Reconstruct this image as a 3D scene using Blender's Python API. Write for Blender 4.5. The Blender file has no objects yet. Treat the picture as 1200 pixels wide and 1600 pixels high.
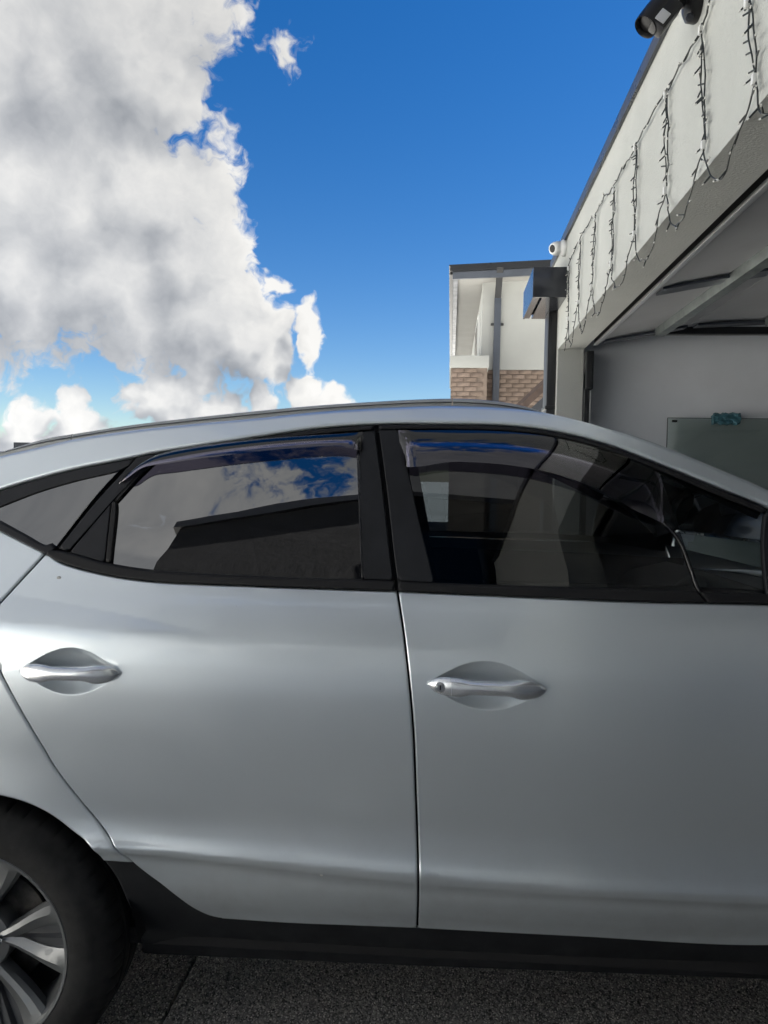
import bpy, bmesh, math, random
import numpy as np
from mathutils import Vector, Matrix
from mathutils.geometry import delaunay_2d_cdt
random.seed(7); rng = np.random.default_rng(7)
SC = bpy.context.scene
COL = SC.collection
R = math.radians
# ------------------------------------------------------------------ camera
F_PX, CX, CY = 1150.0, 600.0, 800.0            # focal length in photo pixels, photo centre
CAM = np.array([0.0, 0.0, 1.455])
_yaw, _pitch, _roll = R(5.1), R(2.55), R(1.0)
FWD = np.array([-math.sin(_yaw)*math.cos(_pitch), math.cos(_yaw)*math.cos(_pitch), -math.sin(_pitch)])
_r0 = np.array([math.cos(_yaw), math.sin(_yaw), 0.0]); _u0 = np.cross(_r0, FWD)
RGT = _r0*math.cos(_roll) + _u0*math.sin(_roll); UPV = np.cross(RGT, FWD)
cam_d = bpy.data.cameras.new('camera'); cam = bpy.data.objects.new('camera', cam_d); COL.objects.link(cam)
cam.matrix_world = Matrix(((RGT[0], UPV[0], -FWD[0], CAM[0]), (RGT[1], UPV[1], -FWD[1], CAM[1]), (RGT[2], UPV[2], -FWD[2], CAM[2]), (0, 0, 0, 1)))
cam_d.sensor_fit = 'VERTICAL'; cam_d.sensor_height = 36; cam_d.lens = 36*F_PX/1600
cam_d.clip_start = 0.02; cam_d.clip_end = 2000
SC.camera = cam
def pix_dir(px, py):
    px = np.asarray(px, float); py = np.asarray(py, float)
    d = FWD + ((px-CX)/F_PX)[..., None]*RGT - ((py-CY)/F_PX)[..., None]*UPV
    return d
# ------------------------------------------------------------------ colour management, sun, sky
SC.view_settings.view_transform = 'Standard'; SC.view_settings.look = 'None'
SC.view_settings.exposure = 2.9; SC.view_settings.gamma = 1.0; SC.view_settings.use_curve_mapping = False
SUN_EL, SUN_AZ = R(50), R(80)                  # azimuth clockwise from +Y
SUN = np.array([math.sin(SUN_AZ)*math.cos(SUN_EL), math.cos(SUN_AZ)*math.cos(SUN_EL), math.sin(SUN_EL)])
sun_d = bpy.data.lights.new('sun', 'SUN'); sun_d.energy = 5.0; sun_d.angle = R(0.5); sun_d.color = (1, .965, .91)
sun = bpy.data.objects.new('sun', sun_d); COL.objects.link(sun); sun.location = (12, 4, 12)
sun.rotation_euler = Vector(-SUN).to_track_quat('-Z', 'Y').to_euler()

class NT:
    """small helper to write node trees"""
    def __init__(s, nt): s.nt = nt
    def n(s, t, **kw):
        nd = s.nt.nodes.new(t)
        for k, v in kw.items():
            if k == 'ins':
                for kk, vv in v.items(): s.set(nd.inputs[kk], vv)
            else: setattr(nd, k, v)
        return nd
    def set(s, sock, v):
        if isinstance(v, bpy.types.NodeSocket): s.nt.links.new(v, sock)
        else: sock.default_value = v
    def m(s, op, a, b=None, c=None, clamp=False):
        nd = s.n('ShaderNodeMath', operation=op, use_clamp=clamp); s.set(nd.inputs[0], a)
        if b is not None: s.set(nd.inputs[1], b)
        if c is not None: s.set(nd.inputs[2], c)
        return nd.outputs[0]
    def v(s, op, a, b=None):
        nd = s.n('ShaderNodeVectorMath', operation=op); s.set(nd.inputs[0], a)
        if b is not None:
            s.set(nd.inputs[3 if op == 'SCALE' else 1], b)
        return nd.outputs['Value'] if op in ('DOT_PRODUCT', 'DISTANCE', 'LENGTH') else nd.outputs[0]
    def ramp(s, x, a, b, c=0.0, d=1.0, kind='SMOOTHSTEP'):
        nd = s.n('ShaderNodeMapRange', interpolation_type=kind)
        for i, q in enumerate((x, a, b, c, d)): s.set(nd.inputs[i], q)
        return nd.outputs[0]
    def mix(s, f, a, b):
        nd = s.n('ShaderNodeMix', data_type='RGBA'); s.set(nd.inputs[0], f); s.set(nd.inputs[6], a); s.set(nd.inputs[7], b)
        return nd.outputs[2]
    def noise(s, vec, scale, detail=2, rough=.5, col=False, w=None):
        nd = s.n('ShaderNodeTexNoise', noise_dimensions='3D'); s.set(nd.inputs['Vector'], vec)
        nd.inputs['Scale'].default_value = scale; nd.inputs['Detail'].default_value = detail; nd.inputs['Roughness'].default_value = rough
        return nd.outputs['Color' if col else 'Fac']

# cloud bank ahead: (photo pixel x, y, radius in pixels, weight)
BACK = [((-.42, -.62, .66), .22), ((-.20, -.60, .77), .16), ((-.55, -.45, .72), .3), ((-.1, -.45, .9), .2), ((.25, -.55, .80), .22)]
BLOBS = [(-60, 60, 330, 1), (90, 90, 270, 1), (170, 40, 230, 1), (230, 120, 150, 1), (280, 60, 120, .75), (-40, 330, 300, 1), (110, 330, 250, 1),
         (200, 300, 190, 1), (270, 330, 140, 1), (300, 410, 130, 1), (170, 440, 190, 1), (-80, 420, 220, 1), (30, 430, 190, 1), (330, 500, 120, 1), (380, 540, 95, 1),
         (400, 570, 75, 1), (320, 560, 80, .9), (425, 520, 50, .8), (345, 45, 75, .45), (330, 140, 60, .4), (335, 200, 55, .4),
         (448, 82, 52, .36), (440, 100, 40, .3), (462, 95, 34, .3), (470, 505, 42, .85), (492, 545, 46, .9), (492, 585, 34, .85), (485, 620, 55, 1), (530, 632, 45, .9), (420, 450, 30, .5),
         (60, 648, 50, .85), (120, 636, 42, .75), (205, 608, 52, .85), (260, 622, 80, 1), (330, 632, 65, .9), (400, 640, 50, .8), (40, 690, 70, .9), (130, 690, 80, .8), (-80, 695, 70, .9),
         (-180, 150, 330, 1), (-220, 420, 280, 1)]
def build_world():
    w = bpy.data.worlds.new('World'); SC.world = w; w.use_nodes = True
    nt = w.node_tree; nt.nodes.clear(); g = NT(nt)
    # density group
    gt = bpy.data.node_groups.new('cloud_density', 'ShaderNodeTree'); q = NT(gt)
    gt.interface.new_socket('Dir', in_out='INPUT', socket_type='NodeSocketVector')
    gt.interface.new_socket('Density', in_out='OUTPUT', socket_type='NodeSocketFloat')
    gt.interface.new_socket('Bulk', in_out='OUTPUT', socket_type='NodeSocketFloat')
    gi = gt.nodes.new('NodeGroupInput'); go = gt.nodes.new('NodeGroupOutput')
    d0 = q.v('NORMALIZE', gi.outputs[0])
    warp = q.v('SCALE', q.v('SUBTRACT', q.noise(d0, 9, 3, .55, True), (.5, .5, .5)), .10)
    warp2 = q.v('SCALE', q.v('SUBTRACT', q.noise(d0, 34, 2, .5, True), (.5, .5, .5)), .035)
    d = q.v('ADD', q.v('ADD', d0, warp), warp2)
    acc = None
    for (px, py, rad, wt) in BLOBS:
        c = pix_dir(px, py); L = np.linalg.norm(c); c = c/L
        rr = rad/F_PX/L
        t = q.m('MULTIPLY_ADD', q.v('DISTANCE', d, tuple(c)), -wt/rr, wt)
        acc = t if acc is None else q.m('SMOOTH_MAX', acc, t, .12)
    for (c, rr) in BACK:
        c = np.array(c); c = c/np.linalg.norm(c); t = q.m('MULTIPLY_ADD', q.v('DISTANCE', d, tuple(c)), -.62/rr, .62)
        back = t if c[0] < -.4 and rr == .22 else q.m('SMOOTH_MAX', back, t, .12)
    # the rest of the sky: broken cumulus on a flat layer
    sx = q.n('ShaderNodeSeparateXYZ', ins={0: d0})
    den = q.m('ADD', q.m('MAXIMUM', sx.outputs[2], 0.0), .16)
    flat = q.v('SCALE', d, q.m('DIVIDE', 1.0, den))
    rest = q.m('MULTIPLY_ADD', q.noise(flat, 1.15, 3, .5), 3.2, -1.05)
    cf = pix_dir(420, 350); cf = cf/np.linalg.norm(cf)
    near = q.ramp(q.v('DOT_PRODUCT', d0, tuple(cf)), math.cos(R(62)), math.cos(R(46)))
    bias = q.m('ADD', q.m('MULTIPLY', acc, near), q.m('MULTIPLY', q.m('MAXIMUM', rest, back), q.m('SUBTRACT', 1.0, near)))
    bias = q.m('MAXIMUM', bias, -1.0)
    fb = q.m('SUBTRACT', q.noise(d, 14, 8, .68), .5)
    vo = q.n('ShaderNodeTexVoronoi', feature='F1', ins={'Vector': d, 'Scale': 19.0, 'Detail': 3.0, 'Roughness': .62})
    bil = q.m('SUBTRACT', .45, vo.outputs['Distance'])
    soft = q.m('MINIMUM', q.m('MULTIPLY', bias, 2.5), 1.45)
    den_ = q.m('ADD', soft, q.m('ADD', q.m('MULTIPLY', fb, 2.1), q.m('MULTIPLY', bil, .55)))
    nt_ = gt.links.new
    nt_(den_, go.inputs[0]); nt_(bias, go.inputs[1])
    tc = g.n('ShaderNodeTexCoord'); D = tc.outputs['Generated']
    def dens(vec):
        nd = g.n('ShaderNodeGroup', node_tree=gt); g.set(nd.inputs[0], vec); return nd.outputs
    o0 = dens(D)
    lit_dir = np.array([.55, -.1, .65]); lit_dir /= np.linalg.norm(lit_dir)
    o1 = dens(g.v('ADD', D, tuple(lit_dir*.05)))
    alpha = g.ramp(o0[0], .10, .62)
    s1 = g.m('SUBTRACT', o0[0], o1[0]); sb = g.m('MAXIMUM', g.m('MINIMUM', g.m('SUBTRACT', o0[1], o1[1]), .22), -.42)
    thick = g.ramp(o0[1], .08, .5)
    lit = g.m('ADD', g.m('MULTIPLY', s1, .058), g.m('MULTIPLY', sb, .40))
    val = g.m('ADD', g.m('MULTIPLY_ADD', thick, -.13, .90), lit)
    val = g.m('MINIMUM', g.m('MAXIMUM', val, .54), 1.0)
    ccol = g.mix(g.ramp(val, .55, .95, kind='LINEAR'), (.84, .90, 1.0, 1), (1.0, .99, .965, 1))
    # clouds that face the sun are brighter than those beside it
    away = g.m('SUBTRACT', 1.12, g.m('MULTIPLY', g.v('DOT_PRODUCT', D, tuple(SUN)), .75))
    bgc = g.n('ShaderNodeBackground', ins={'Color': ccol})
    g.set(bgc.inputs['Strength'], g.m('MULTIPLY', g.m('MULTIPLY', g.m('POWER', val, 1.7), .126), g.m('MAXIMUM', away, .6)))
    sky = g.n('ShaderNodeTexSky', sky_type='NISHITA', sun_disc=False)
    sky.sun_elevation = SUN_EL; sky.sun_rotation = SUN_AZ; sky.altitude = 100; sky.air_density = 1.0; sky.dust_density = .25; sky.ozone_density = 2.2
    hs = g.n('ShaderNodeHueSaturation', ins={'Saturation': 1.42, 'Value': .37, 'Hue': .508, 'Color': sky.outputs[0]})
    bgs = g.n('ShaderNodeBackground', ins={'Color': hs.outputs[0], 'Strength': .050})
    mx = g.n('ShaderNodeMixShader'); g.set(mx.inputs[0], alpha); nt.links.new(bgs.outputs[0], mx.inputs[1]); nt.links.new(bgc.outputs[0], mx.inputs[2])
    out = g.n('ShaderNodeOutputWorld'); nt.links.new(mx.outputs[0], out.inputs[0])
    w.cycles.sampling_method = 'MANUAL'; w.cycles.sample_map_resolution = 512
build_world()
SC.cycles.max_bounces = 8; SC.cycles.transparent_max_bounces = 16; SC.cycles.caustics_reflective = False; SC.cycles.caustics_refractive = False
SC.cycles.use_denoising = True
SC.cycles.sample_clamp_indirect = 6

# ------------------------------------------------------------------ materials
def principled(name, col, rough=.5, metal=0.0, bump=None, mottle=None, **kw):
    """bump=(scale, strength, distance), mottle=(scale, amount)"""
    m = bpy.data.materials.new(name); m.use_nodes = True; nt = m.node_tree; g = NT(nt)
    b = nt.nodes['Principled BSDF']
    b.inputs['Roughness'].default_value = rough; b.inputs['Metallic'].default_value = metal
    for k, v in kw.items(): b.inputs[k.replace('_', ' ')].default_value = v
    co = g.n('ShaderNodeTexCoord').outputs['Object']
    c4 = (*col, 1)
    if mottle:
        f = g.noise(co, mottle[0], 5, .6)
        lo = tuple(x*(1-mottle[1]) for x in col) + (1,); hi = tuple(min(1, x*(1+mottle[1])) for x in col) + (1,)
        g.set(b.inputs['Base Color'], g.mix(g.ramp(f, .3, .7), lo, hi))
        g.set(b.inputs['Roughness'], g.ramp(g.noise(co, mottle[0]*2.3, 4), .3, .7, max(rough-.06, 0), min(1, rough+.08)))
    else: b.inputs['Base Color'].default_value = c4
    if bump:
        bn = g.n('ShaderNodeBump', ins={'Strength': bump[1], 'Distance': bump[2], 'Height': g.noise(co, bump[0], 4, .6)})
        nt.links.new(bn.outputs[0], b.inputs['Normal'])
    return m
M = {}
def car_paint():
    m = principled('silver_paint', (.78, .835, .875), .36, .68, Coat_Weight=1.0, Coat_Roughness=.015, Coat_IOR=1.6)
    nt = m.node_tree; g = NT(nt); b = nt.nodes['Principled BSDF']
    co = g.n('ShaderNodeTexCoord').outputs['Object']
    # metal flake: tiny tilt of the base layer normal only
    bn = g.n('ShaderNodeBump', ins={'Strength': .05, 'Distance': .001, 'Height': g.noise(co, 900, 2, .6)})
    nt.links.new(bn.outputs[0], b.inputs['Normal'])
    # dust film: denser low down in patches
    du = g.ramp(g.noise(co, 3.1, 6, .65), .42, .75, 0, .10)
    g.set(b.inputs['Roughness'], g.m('ADD', du, .34))
    spk = g.ramp(g.noise(co, 210, 3, .6), .70, .76)
    low = g.m('MULTIPLY', g.ramp(g.n('ShaderNodeSeparateXYZ', ins={0: co}).outputs[2], .75, .38), g.ramp(g.noise(co, 7, 6, .7), .35, .8))
    dirt = g.m('MAXIMUM', g.m('MULTIPLY', spk, .22), g.m('MULTIPLY', low, .22))
    g.set(b.inputs['Base Color'], g.mix(dirt, (.71, .77, .81, 1), (.30, .29, .27, 1)))
    g.set(b.inputs['Coat Roughness'], g.m('ADD', g.ramp(g.noise(co, 5.0, 6, .7), .45, .8, .012, .06), g.m('MULTIPLY', dirt, .5)))
    return m
M['paint'] = car_paint()
M['handle'] = principled('bright_handle_silver', (.80, .83, .85), .26, .85, Coat_Weight=1.0, Coat_Roughness=.02)
M['black_trim'] = principled('satin_black_trim', (.012, .013, .016), .5, mottle=(9, .25), bump=(700, .08, .001), Specular_IOR_Level=.3)
M['gloss_trim'] = principled('semi_gloss_black', (.012, .013, .016), .22)
M['rubber'] = principled('black_rubber', (.010, .010, .011), .6, Specular_IOR_Level=.3)
M['cladding'] = principled('grey_plastic_cladding', (.012, .013, .015), .6, Specular_IOR_Level=.3, mottle=(6, .2), bump=(900, .25, .0008))
M['tyre'] = principled('tyre_rubber', (.019, .019, .019), .78, Specular_IOR_Level=.35, mottle=(18, .3), bump=(140, .2, .001))
M['alloy'] = principled('painted_alloy', (.19, .197, .20), .46, .7, Coat_Weight=.4)
M['alloy_dark'] = principled('dark_alloy_pocket', (.10, .103, .108), .4, .6)
M['chrome'] = principled('chrome', (.75, .76, .78), .12, 1.0)
M['steel_dark'] = principled('brake_iron', (.10, .095, .09), .45, .9, mottle=(30, .3))
M['dark'] = principled('underbody_black', (.008, .008, .009), .85)
M['cabin'] = principled('dark_cabin_fabric', (.022, .022, .025), .85, bump=(400, .2, .001))
M['cabin_plastic'] = principled('dark_cabin_plastic', (.018, .018, .020), .5)
M['badge'] = principled('badge_silver', (.45, .46, .47), .3, .8)
M['rail_light'] = principled('rail_satin_silver', (.37, .38, .375), .42, .15)
M['rail_dark'] = principled('rail_groove', (.03, .03, .032), .5)
M['red_lens'] = principled('red_lens', (.25, .01, .01), .12)
M['clear_lens'] = principled('clear_lens', (.5, .5, .52), .08, .3)
def tinted(name, tint, ior, rough=0.0, body=None):
    m = bpy.data.materials.new(name); m.use_nodes = True; nt = m.node_tree; nt.nodes.clear(); g = NT(nt)
    tr = g.n('ShaderNodeBsdfTransparent', ins={'Color': (*tint, 1)})
    gl = g.n('ShaderNodeBsdfGlossy', ins={'Color': (1, 1, 1, 1), 'Roughness': rough})
    fr = g.n('ShaderNodeFresnel', ins={'IOR': ior})
    mx = g.n('ShaderNodeMixShader'); nt.links.new(fr.outputs[0], mx.inputs[0])
    base = tr
    if body:
        df = g.n('ShaderNodeBsdfDiffuse', ins={'Color': (*body[0], 1)})
        m0 = g.n('ShaderNodeMixShader', ins={0: body[1]}); nt.links.new(tr.outputs[0], m0.inputs[1]); nt.links.new(df.outputs[0], m0.inputs[2]); base = m0
    nt.links.new(base.outputs[0], mx.inputs[1]); nt.links.new(gl.outputs[0], mx.inputs[2])
    out = g.n('ShaderNodeOutputMaterial'); nt.links.new(mx.outputs[0], out.inputs[0])
    return m
M['tint_rear'] = tinted('dark_tinted_glass', (.008, .010, .014), 2.9)
M['tint_front'] = tinted('tinted_glass', (.14, .155, .165), 1.65)
M['clear_glass'] = tinted('clear_car_glass', (.62, .66, .66), 1.5)
M['acrylic'] = tinted('smoked_acrylic', (.50, .48, .56), 1.75, .02)
M['sheet_glass'] = tinted('greenish_sheet_glass', (.95, .985, .97), 1.5, 0.0, ((.62, .76, .71), .12))
M['stucco'] = principled('acrylic_render', (.40, .41, .387), .85, mottle=(1.6, .06), bump=(110, .8, .004))
M['stucco_far'] = principled('smooth_render', (.34, .345, .33), .85, mottle=(1.0, .05), bump=(60, .2, .004))
M['soffit'] = principled('soffit_board', (.27, .265, .25), .8, mottle=(.8, .04))
M['dark_metal'] = principled('dark_coated_steel', (.030, .033, .040), .32, .2, mottle=(3, .15))
M['pipe_metal'] = principled('blue_grey_steel', (.075, .085, .105), .38, .2, mottle=(2, .12))
M['black_metal'] = principled('black_coated_steel', (.012, .013, .015), .4)
M['plaster'] = principled('grey_plasterboard', (.73, .755, .80), .9, mottle=(1.1, .06))
M['ceiling'] = principled('white_ceiling', (.75, .75, .75), .9)
M['galv'] = principled('galvanised_steel', (.25, .275, .27), .42, .75, mottle=(11, .15))
M['door_back'] = principled('door_panel_back', (.46, .47, .48), .6, mottle=(2, .06))
M['aluminium'] = principled('aluminium_edge', (.68, .69, .70), .35, .8)
M['white_plastic'] = principled('white_plastic', (.72, .73, .72), .4)
M['black_plastic'] = principled('black_plastic', (.007, .007, .008), .4, Specular_IOR_Level=.35)
M['lens'] = principled('dark_lens', (.004, .004, .006), .25, Specular_IOR_Level=.25)
M['grey_lens'] = principled('frosted_grey_lens', (.42, .43, .45), .4)
M['cable'] = principled('dark_green_cable', (.010, .014, .013), .5)
M['bulb_tip'] = principled('clear_bulb_tip', (.55, .55, .52), .25)
M['clip'] = principled('clear_plastic_clip', (.62, .63, .62), .35)
M['mortar'] = principled('mortar', (.205, .16, .13), .95, mottle=(6, .15), bump=(60, .4, .004))
M['bricks'] = [principled('brick_clay_%d' % i, c, .9, mottle=(9, .28), bump=(45, .5, .004)) for i, c in enumerate([(.185, .14, .112), (.175, .132, .105), (.20, .152, .124), (.16, .12, .097)])]
M['roof_tile'] = principled('brown_roof_tile', (.055, .036, .028), .75, mottle=(5, .25))
M['tape'] = principled('teal_packing_wrap', (.055, .16, .20), .35, mottle=(30, .35), bump=(50, .8, .01))
M['concrete'] = principled('garage_concrete', (.30, .30, .29), .8, mottle=(2, .12), bump=(40, .2, .003))
M['dark_brick'] = principled('dark_brick_wing', (.007, .0075, .009), .9, mottle=(3, .2), bump=(20, .4, .006))
M['bounce_wall'] = principled('pale_bounce_wall', (.78, .78, .76), .85, mottle=(1, .04))  # pale surface for unseen walls that bounce light onto the car
M['window_dark'] = principled('dark_window', (.01, .012, .016), .05)

# ------------------------------------------------------------------ object helpers
def tag(o, label=None, cat=None, group=None, kind=None):
    if label: o['label'] = label
    if cat: o['category'] = cat
    if group: o['group'] = group
    if kind: o['kind'] = kind
    return o
def empty(name, loc=(0, 0, 0), rz=0.0, label=None, cat=None, group=None):
    o = bpy.data.objects.new(name, None); COL.objects.link(o); o.location = loc; o.rotation_euler.z = rz; o.empty_display_size = .1
    return tag(o, label, cat, group)
def base_of(parent):
    while parent is not None and parent.parent is not None: parent = parent.parent
    return np.array(parent.location) if parent is not None and not parent.get('_local') else np.zeros(3)
def mesh_obj(name, verts, faces, mat, parent=None, smooth=False, normals=None, auto=None, mats=None, fmat=None):
    v = np.asarray(verts, float) - base_of(parent)
    me = bpy.data.meshes.new(name); me.from_pydata(v.tolist(), [], [list(map(int, f)) for f in faces]); me.update()
    for mm in (mats or [mat]): me.materials.append(mm)
    if fmat is not None: me.polygons.foreach_set('material_index', fmat)
    if smooth: me.polygons.foreach_set('use_smooth', [True]*len(me.polygons))
    if auto is not None:
        me.polygons.foreach_set('use_smooth', [True]*len(me.polygons)); me.set_sharp_from_angle(angle=R(auto))
    if normals is not None: me.normals_split_custom_set_from_vertices(np.asarray(normals).tolist())
    o = bpy.data.objects.new(name, me); COL.objects.link(o); o.parent = parent
    return o
class MB:
    """collects shapes for one mesh"""
    def __init__(s): s.v = []; s.f = []; s.m = []
    def add(s, verts, faces, mi=0):
        n = len(s.v); s.v += [tuple(map(float, p)) for p in verts]; s.f += [[i+n for i in f] for f in faces]; s.m += [mi]*len(faces); return s
    def box(s, a, b, mi=0, bev=0.0):
        (x0, y0, z0), (x1, y1, z1) = a, b
        if bev <= 0:
            v = [(x, y, z) for z in (z0, z1) for y in (y0, y1) for x in (x0, x1)]
            return s.add(v, [(0, 2, 3, 1), (4, 5, 7, 6), (0, 1, 5, 4), (2, 6, 7, 3), (0, 4, 6, 2), (1, 3, 7, 5)], mi)
        bm = bmesh.new(); bmesh.ops.create_cube(bm, size=1)
        for q in bm.verts: q.co = Vector(((x0+x1)/2+q.co.x*(x1-x0), (y0+y1)/2+q.co.y*(y1-y0), (z0+z1)/2+q.co.z*(z1-z0)))
        bmesh.ops.bevel(bm, geom=bm.edges[:], offset=bev, segments=2, profile=.6, affect='EDGES')
        bm.verts.index_update(); v = [q.co[:] for q in bm.verts]; f = [[q.index for q in fc.verts] for fc in bm.faces]; bm.free()
        return s.add(v, f, mi)
    def prism(s, poly, axis, a, b, mi=0):
        """poly of 2D points extruded along axis 0/1/2 from a to b"""
        n = len(poly); o = [i for i in range(3) if i != axis]; v = []
        for t in (a, b):
            for p in poly:
                q = [0, 0, 0]; q[axis] = t; q[o[0]] = p[0]; q[o[1]] = p[1]; v.append(q)
        return s.add(v, [tuple(range(n))[::-1], tuple(range(n, 2*n))] + [(i, (i+1) % n, n+(i+1) % n, n+i) for i in range(n)], mi)
    def tube(s, pts, r, n=8, mi=0, caps=True, sec=None, up=(0, 0, 1)):
        """sweep; r scalar or list; sec: list of (a,b) section points (scaled by r)"""
        P = np.asarray(pts, float); k = len(P); rr = np.broadcast_to(np.asarray(r, float), (k,))
        T = np.gradient(P, axis=0); T /= np.linalg.norm(T, axis=1)[:, None]+1e-12
        if sec is None: sec = [(math.cos(2*math.pi*i/n), math.sin(2*math.pi*i/n)) for i in range(n)]
        n = len(sec); v = []
        U = np.array(up, float)
        for i in range(k):
            u = U-T[i]*U.dot(T[i])
            if np.linalg.norm(u) < 1e-3: u = np.array([1., 0, 0])-T[i]*T[i][0]
            u /= np.linalg.norm(u); w = np.cross(T[i], u)
            for a, b in sec: v.append(P[i]+rr[i]*(a*w+b*u))
        f = [(i*n+j, i*n+(j+1) % n, (i+1)*n+(j+1) % n, (i+1)*n+j) for i in range(k-1) for j in range(n)]
        if caps: f += [tuple(range(n))[::-1], tuple(range((k-1)*n, k*n))]
        return s.add(v, f, mi)
    def lathe(s, prof, n=48, mi=0, origin=(0, 0, 0), axis=(0, 1, 0), close=False, mod=None):
        """prof (r, t): radius and distance along axis"""
        A = Vector(axis).normalized(); q = Vector((0, 0, 1)) if abs(A.z) < .9 else Vector((1, 0, 0))
        e1 = (q-A*q.dot(A)).normalized(); e2 = A.cross(e1); v = []; k = len(prof)
        for j in range(n):
            a = 2*math.pi*j/n
            for i, (r, t) in enumerate(prof):
                if mod: r = mod(i, j, r)
                v.append(Vector(origin)+A*t+(e1*math.cos(a)+e2*math.sin(a))*r)
        f = [(j*k+i, j*k+i+1, ((j+1) % n)*k+i+1, ((j+1) % n)*k+i) for j in range(n) for i in range(k-1)]
        return s.add(v, f, mi)
    def build(s, name, mat, parent=None, auto=35, **kw):
        mats = mat if isinstance(mat, list) else None
        o = mesh_obj(name, s.v, s.f, None if mats else mat, parent, auto=auto, mats=mats, fmat=s.m if mats else None, **kw)
        bm = bmesh.new(); bm.from_mesh(o.data); bmesh.ops.recalc_face_normals(bm, faces=bm.faces[:]); bm.to_mesh(o.data); bm.free()
        return o
def ground_at(px, py, z=0.0):
    d = pix_dir(px, py); return CAM + d*((z-CAM[2])/d[2])
def on_x(px, py, X):
    d = pix_dir(px, py); return CAM + d*(X/d[0])
def on_y(px, py, Y):
    d = pix_dir(px, py); return CAM + d*(Y/d[1])
#@@SETTING
# ================================================================== THE SETTING
def ground_material():
    m = principled('exposed_aggregate_sheet', (.10, .095, .088), .8); nt = m.node_tree; g = NT(nt); b = nt.nodes['Principled BSDF']
    co = g.n('ShaderNodeTexCoord').outputs['Object']
    vo = g.n('ShaderNodeTexVoronoi', ins={'Vector': co, 'Scale': 110.0})
    sp = g.n('ShaderNodeSeparateColor', ins={0: vo.outputs['Color']})
    g.set(b.inputs['Base Color'], g.mix(sp.outputs[0], (.10, .10, .098, 1), (.46, .44, .41, 1)))
    bn = g.n('ShaderNodeBump', ins={'Strength': .8, 'Distance': .004, 'Height': g.ramp(vo.outputs['Distance'], .0, .7, 1, 0)})
    nt.links.new(bn.outputs[0], b.inputs['Normal'])
    return m
M['aggregate'] = ground_material()
M['earth'] = principled('pale_street_ground', (.48, .48, .46), .9, mottle=(.25, .2), bump=(8, .3, .01))
def pebble_material():
    m = principled('wet_look_pebbles', (.1, .1, .1), .55); nt = m.node_tree; g = NT(nt); b = nt.nodes['Principled BSDF']
    at = g.n('ShaderNodeAttribute', attribute_name='stone_tone')
    g.set(b.inputs['Base Color'], g.mix(at.outputs['Fac'], (.15, .15, .15, 1), (.82, .79, .74, 1)))
    return m
M['pebble'] = pebble_material()
gr = MB(); gr.add([(-600, -600, -.06), (600, -600, -.06), (600, 600, -.06), (-600, 600, -.06)], [(0, 1, 2, 3)])
tag(gr.build('ground', M['earth']), kind='structure')
JX = -.735
for (x0, x1) in ((-5.2, JX-.004), (JX+.004, 1.40)):
    tag(MB().box((x0, -3.0, -.14), (x1, 7.0, 0.0), bev=.004).build('driveway', M['aggregate']), kind='structure')
tag(MB().box((1.41, -.3, -.14), (6.6, 5.3, .006), bev=.004).build('garage_floor', M['concrete']), kind='structure')
def pebbles():
    # loose-looking stones proud of the matrix, seven to nine millimetres across
    xs, ys, s = [], [], .0072
    gx, gy = np.meshgrid(np.arange(-.95, 1.20, s), np.arange(1.35, 2.95, s))
    n = gx.size; p = np.stack([gx.ravel(), gy.ravel()], 1)+rng.uniform(-.45, .45, (n, 2))*s
    keep = (np.abs(p[:, 0]-JX) > .007); p = p[keep]; n = len(p)
    oc = np.array([(1, 0, 0), (0, 1, 0), (-1, 0, 0), (0, -1, 0), (0, 0, 1), (0, 0, -1)], float)
    fc = np.array([(0, 1, 4), (1, 2, 4), (2, 3, 4), (3, 0, 4)], int)
    a = rng.uniform(0, 2*np.pi, n); r = rng.uniform(.0026, .0052, (n, 2)); h = rng.uniform(.0015, .0048, n); tlt = rng.normal(0, .35, (n, 2))
    V = np.zeros((n, 5, 3))
    for i in range(5):
        x = oc[i, 0]*r[:, 0]; y = oc[i, 1]*r[:, 1]
        V[:, i, 0] = p[:, 0]+x*np.cos(a)-y*np.sin(a); V[:, i, 1] = p[:, 1]+x*np.sin(a)+y*np.cos(a)
        V[:, i, 2] = (oc[i, 2]*h if i == 4 else -.0012) + .0
    V[:, 4, :2] += tlt*r
    F = (fc[None]+(np.arange(n)*5)[:, None, None]).reshape(-1, 3)
    me = bpy.data.meshes.new('driveway_pebbles'); me.vertices.add(n*5); me.vertices.foreach_set('co', V.ravel())
    me.loops.add(F.size); me.loops.foreach_set('vertex_index', F.ravel()); me.polygons.add(len(F)); me.polygons.foreach_set('loop_start', np.arange(0, F.size, 3))
    me.update(calc_edges=True); at = me.attributes.new('stone_tone', 'FLOAT', 'POINT'); at.data.foreach_set('value', np.repeat(rng.beta(1.2, 1.2, n), 5))
    me.materials.append(M['pebble']); o = bpy.data.objects.new('driveway_pebbles', me); COL.objects.link(o); tag(o, kind='stuff')
pebbles()

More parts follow.
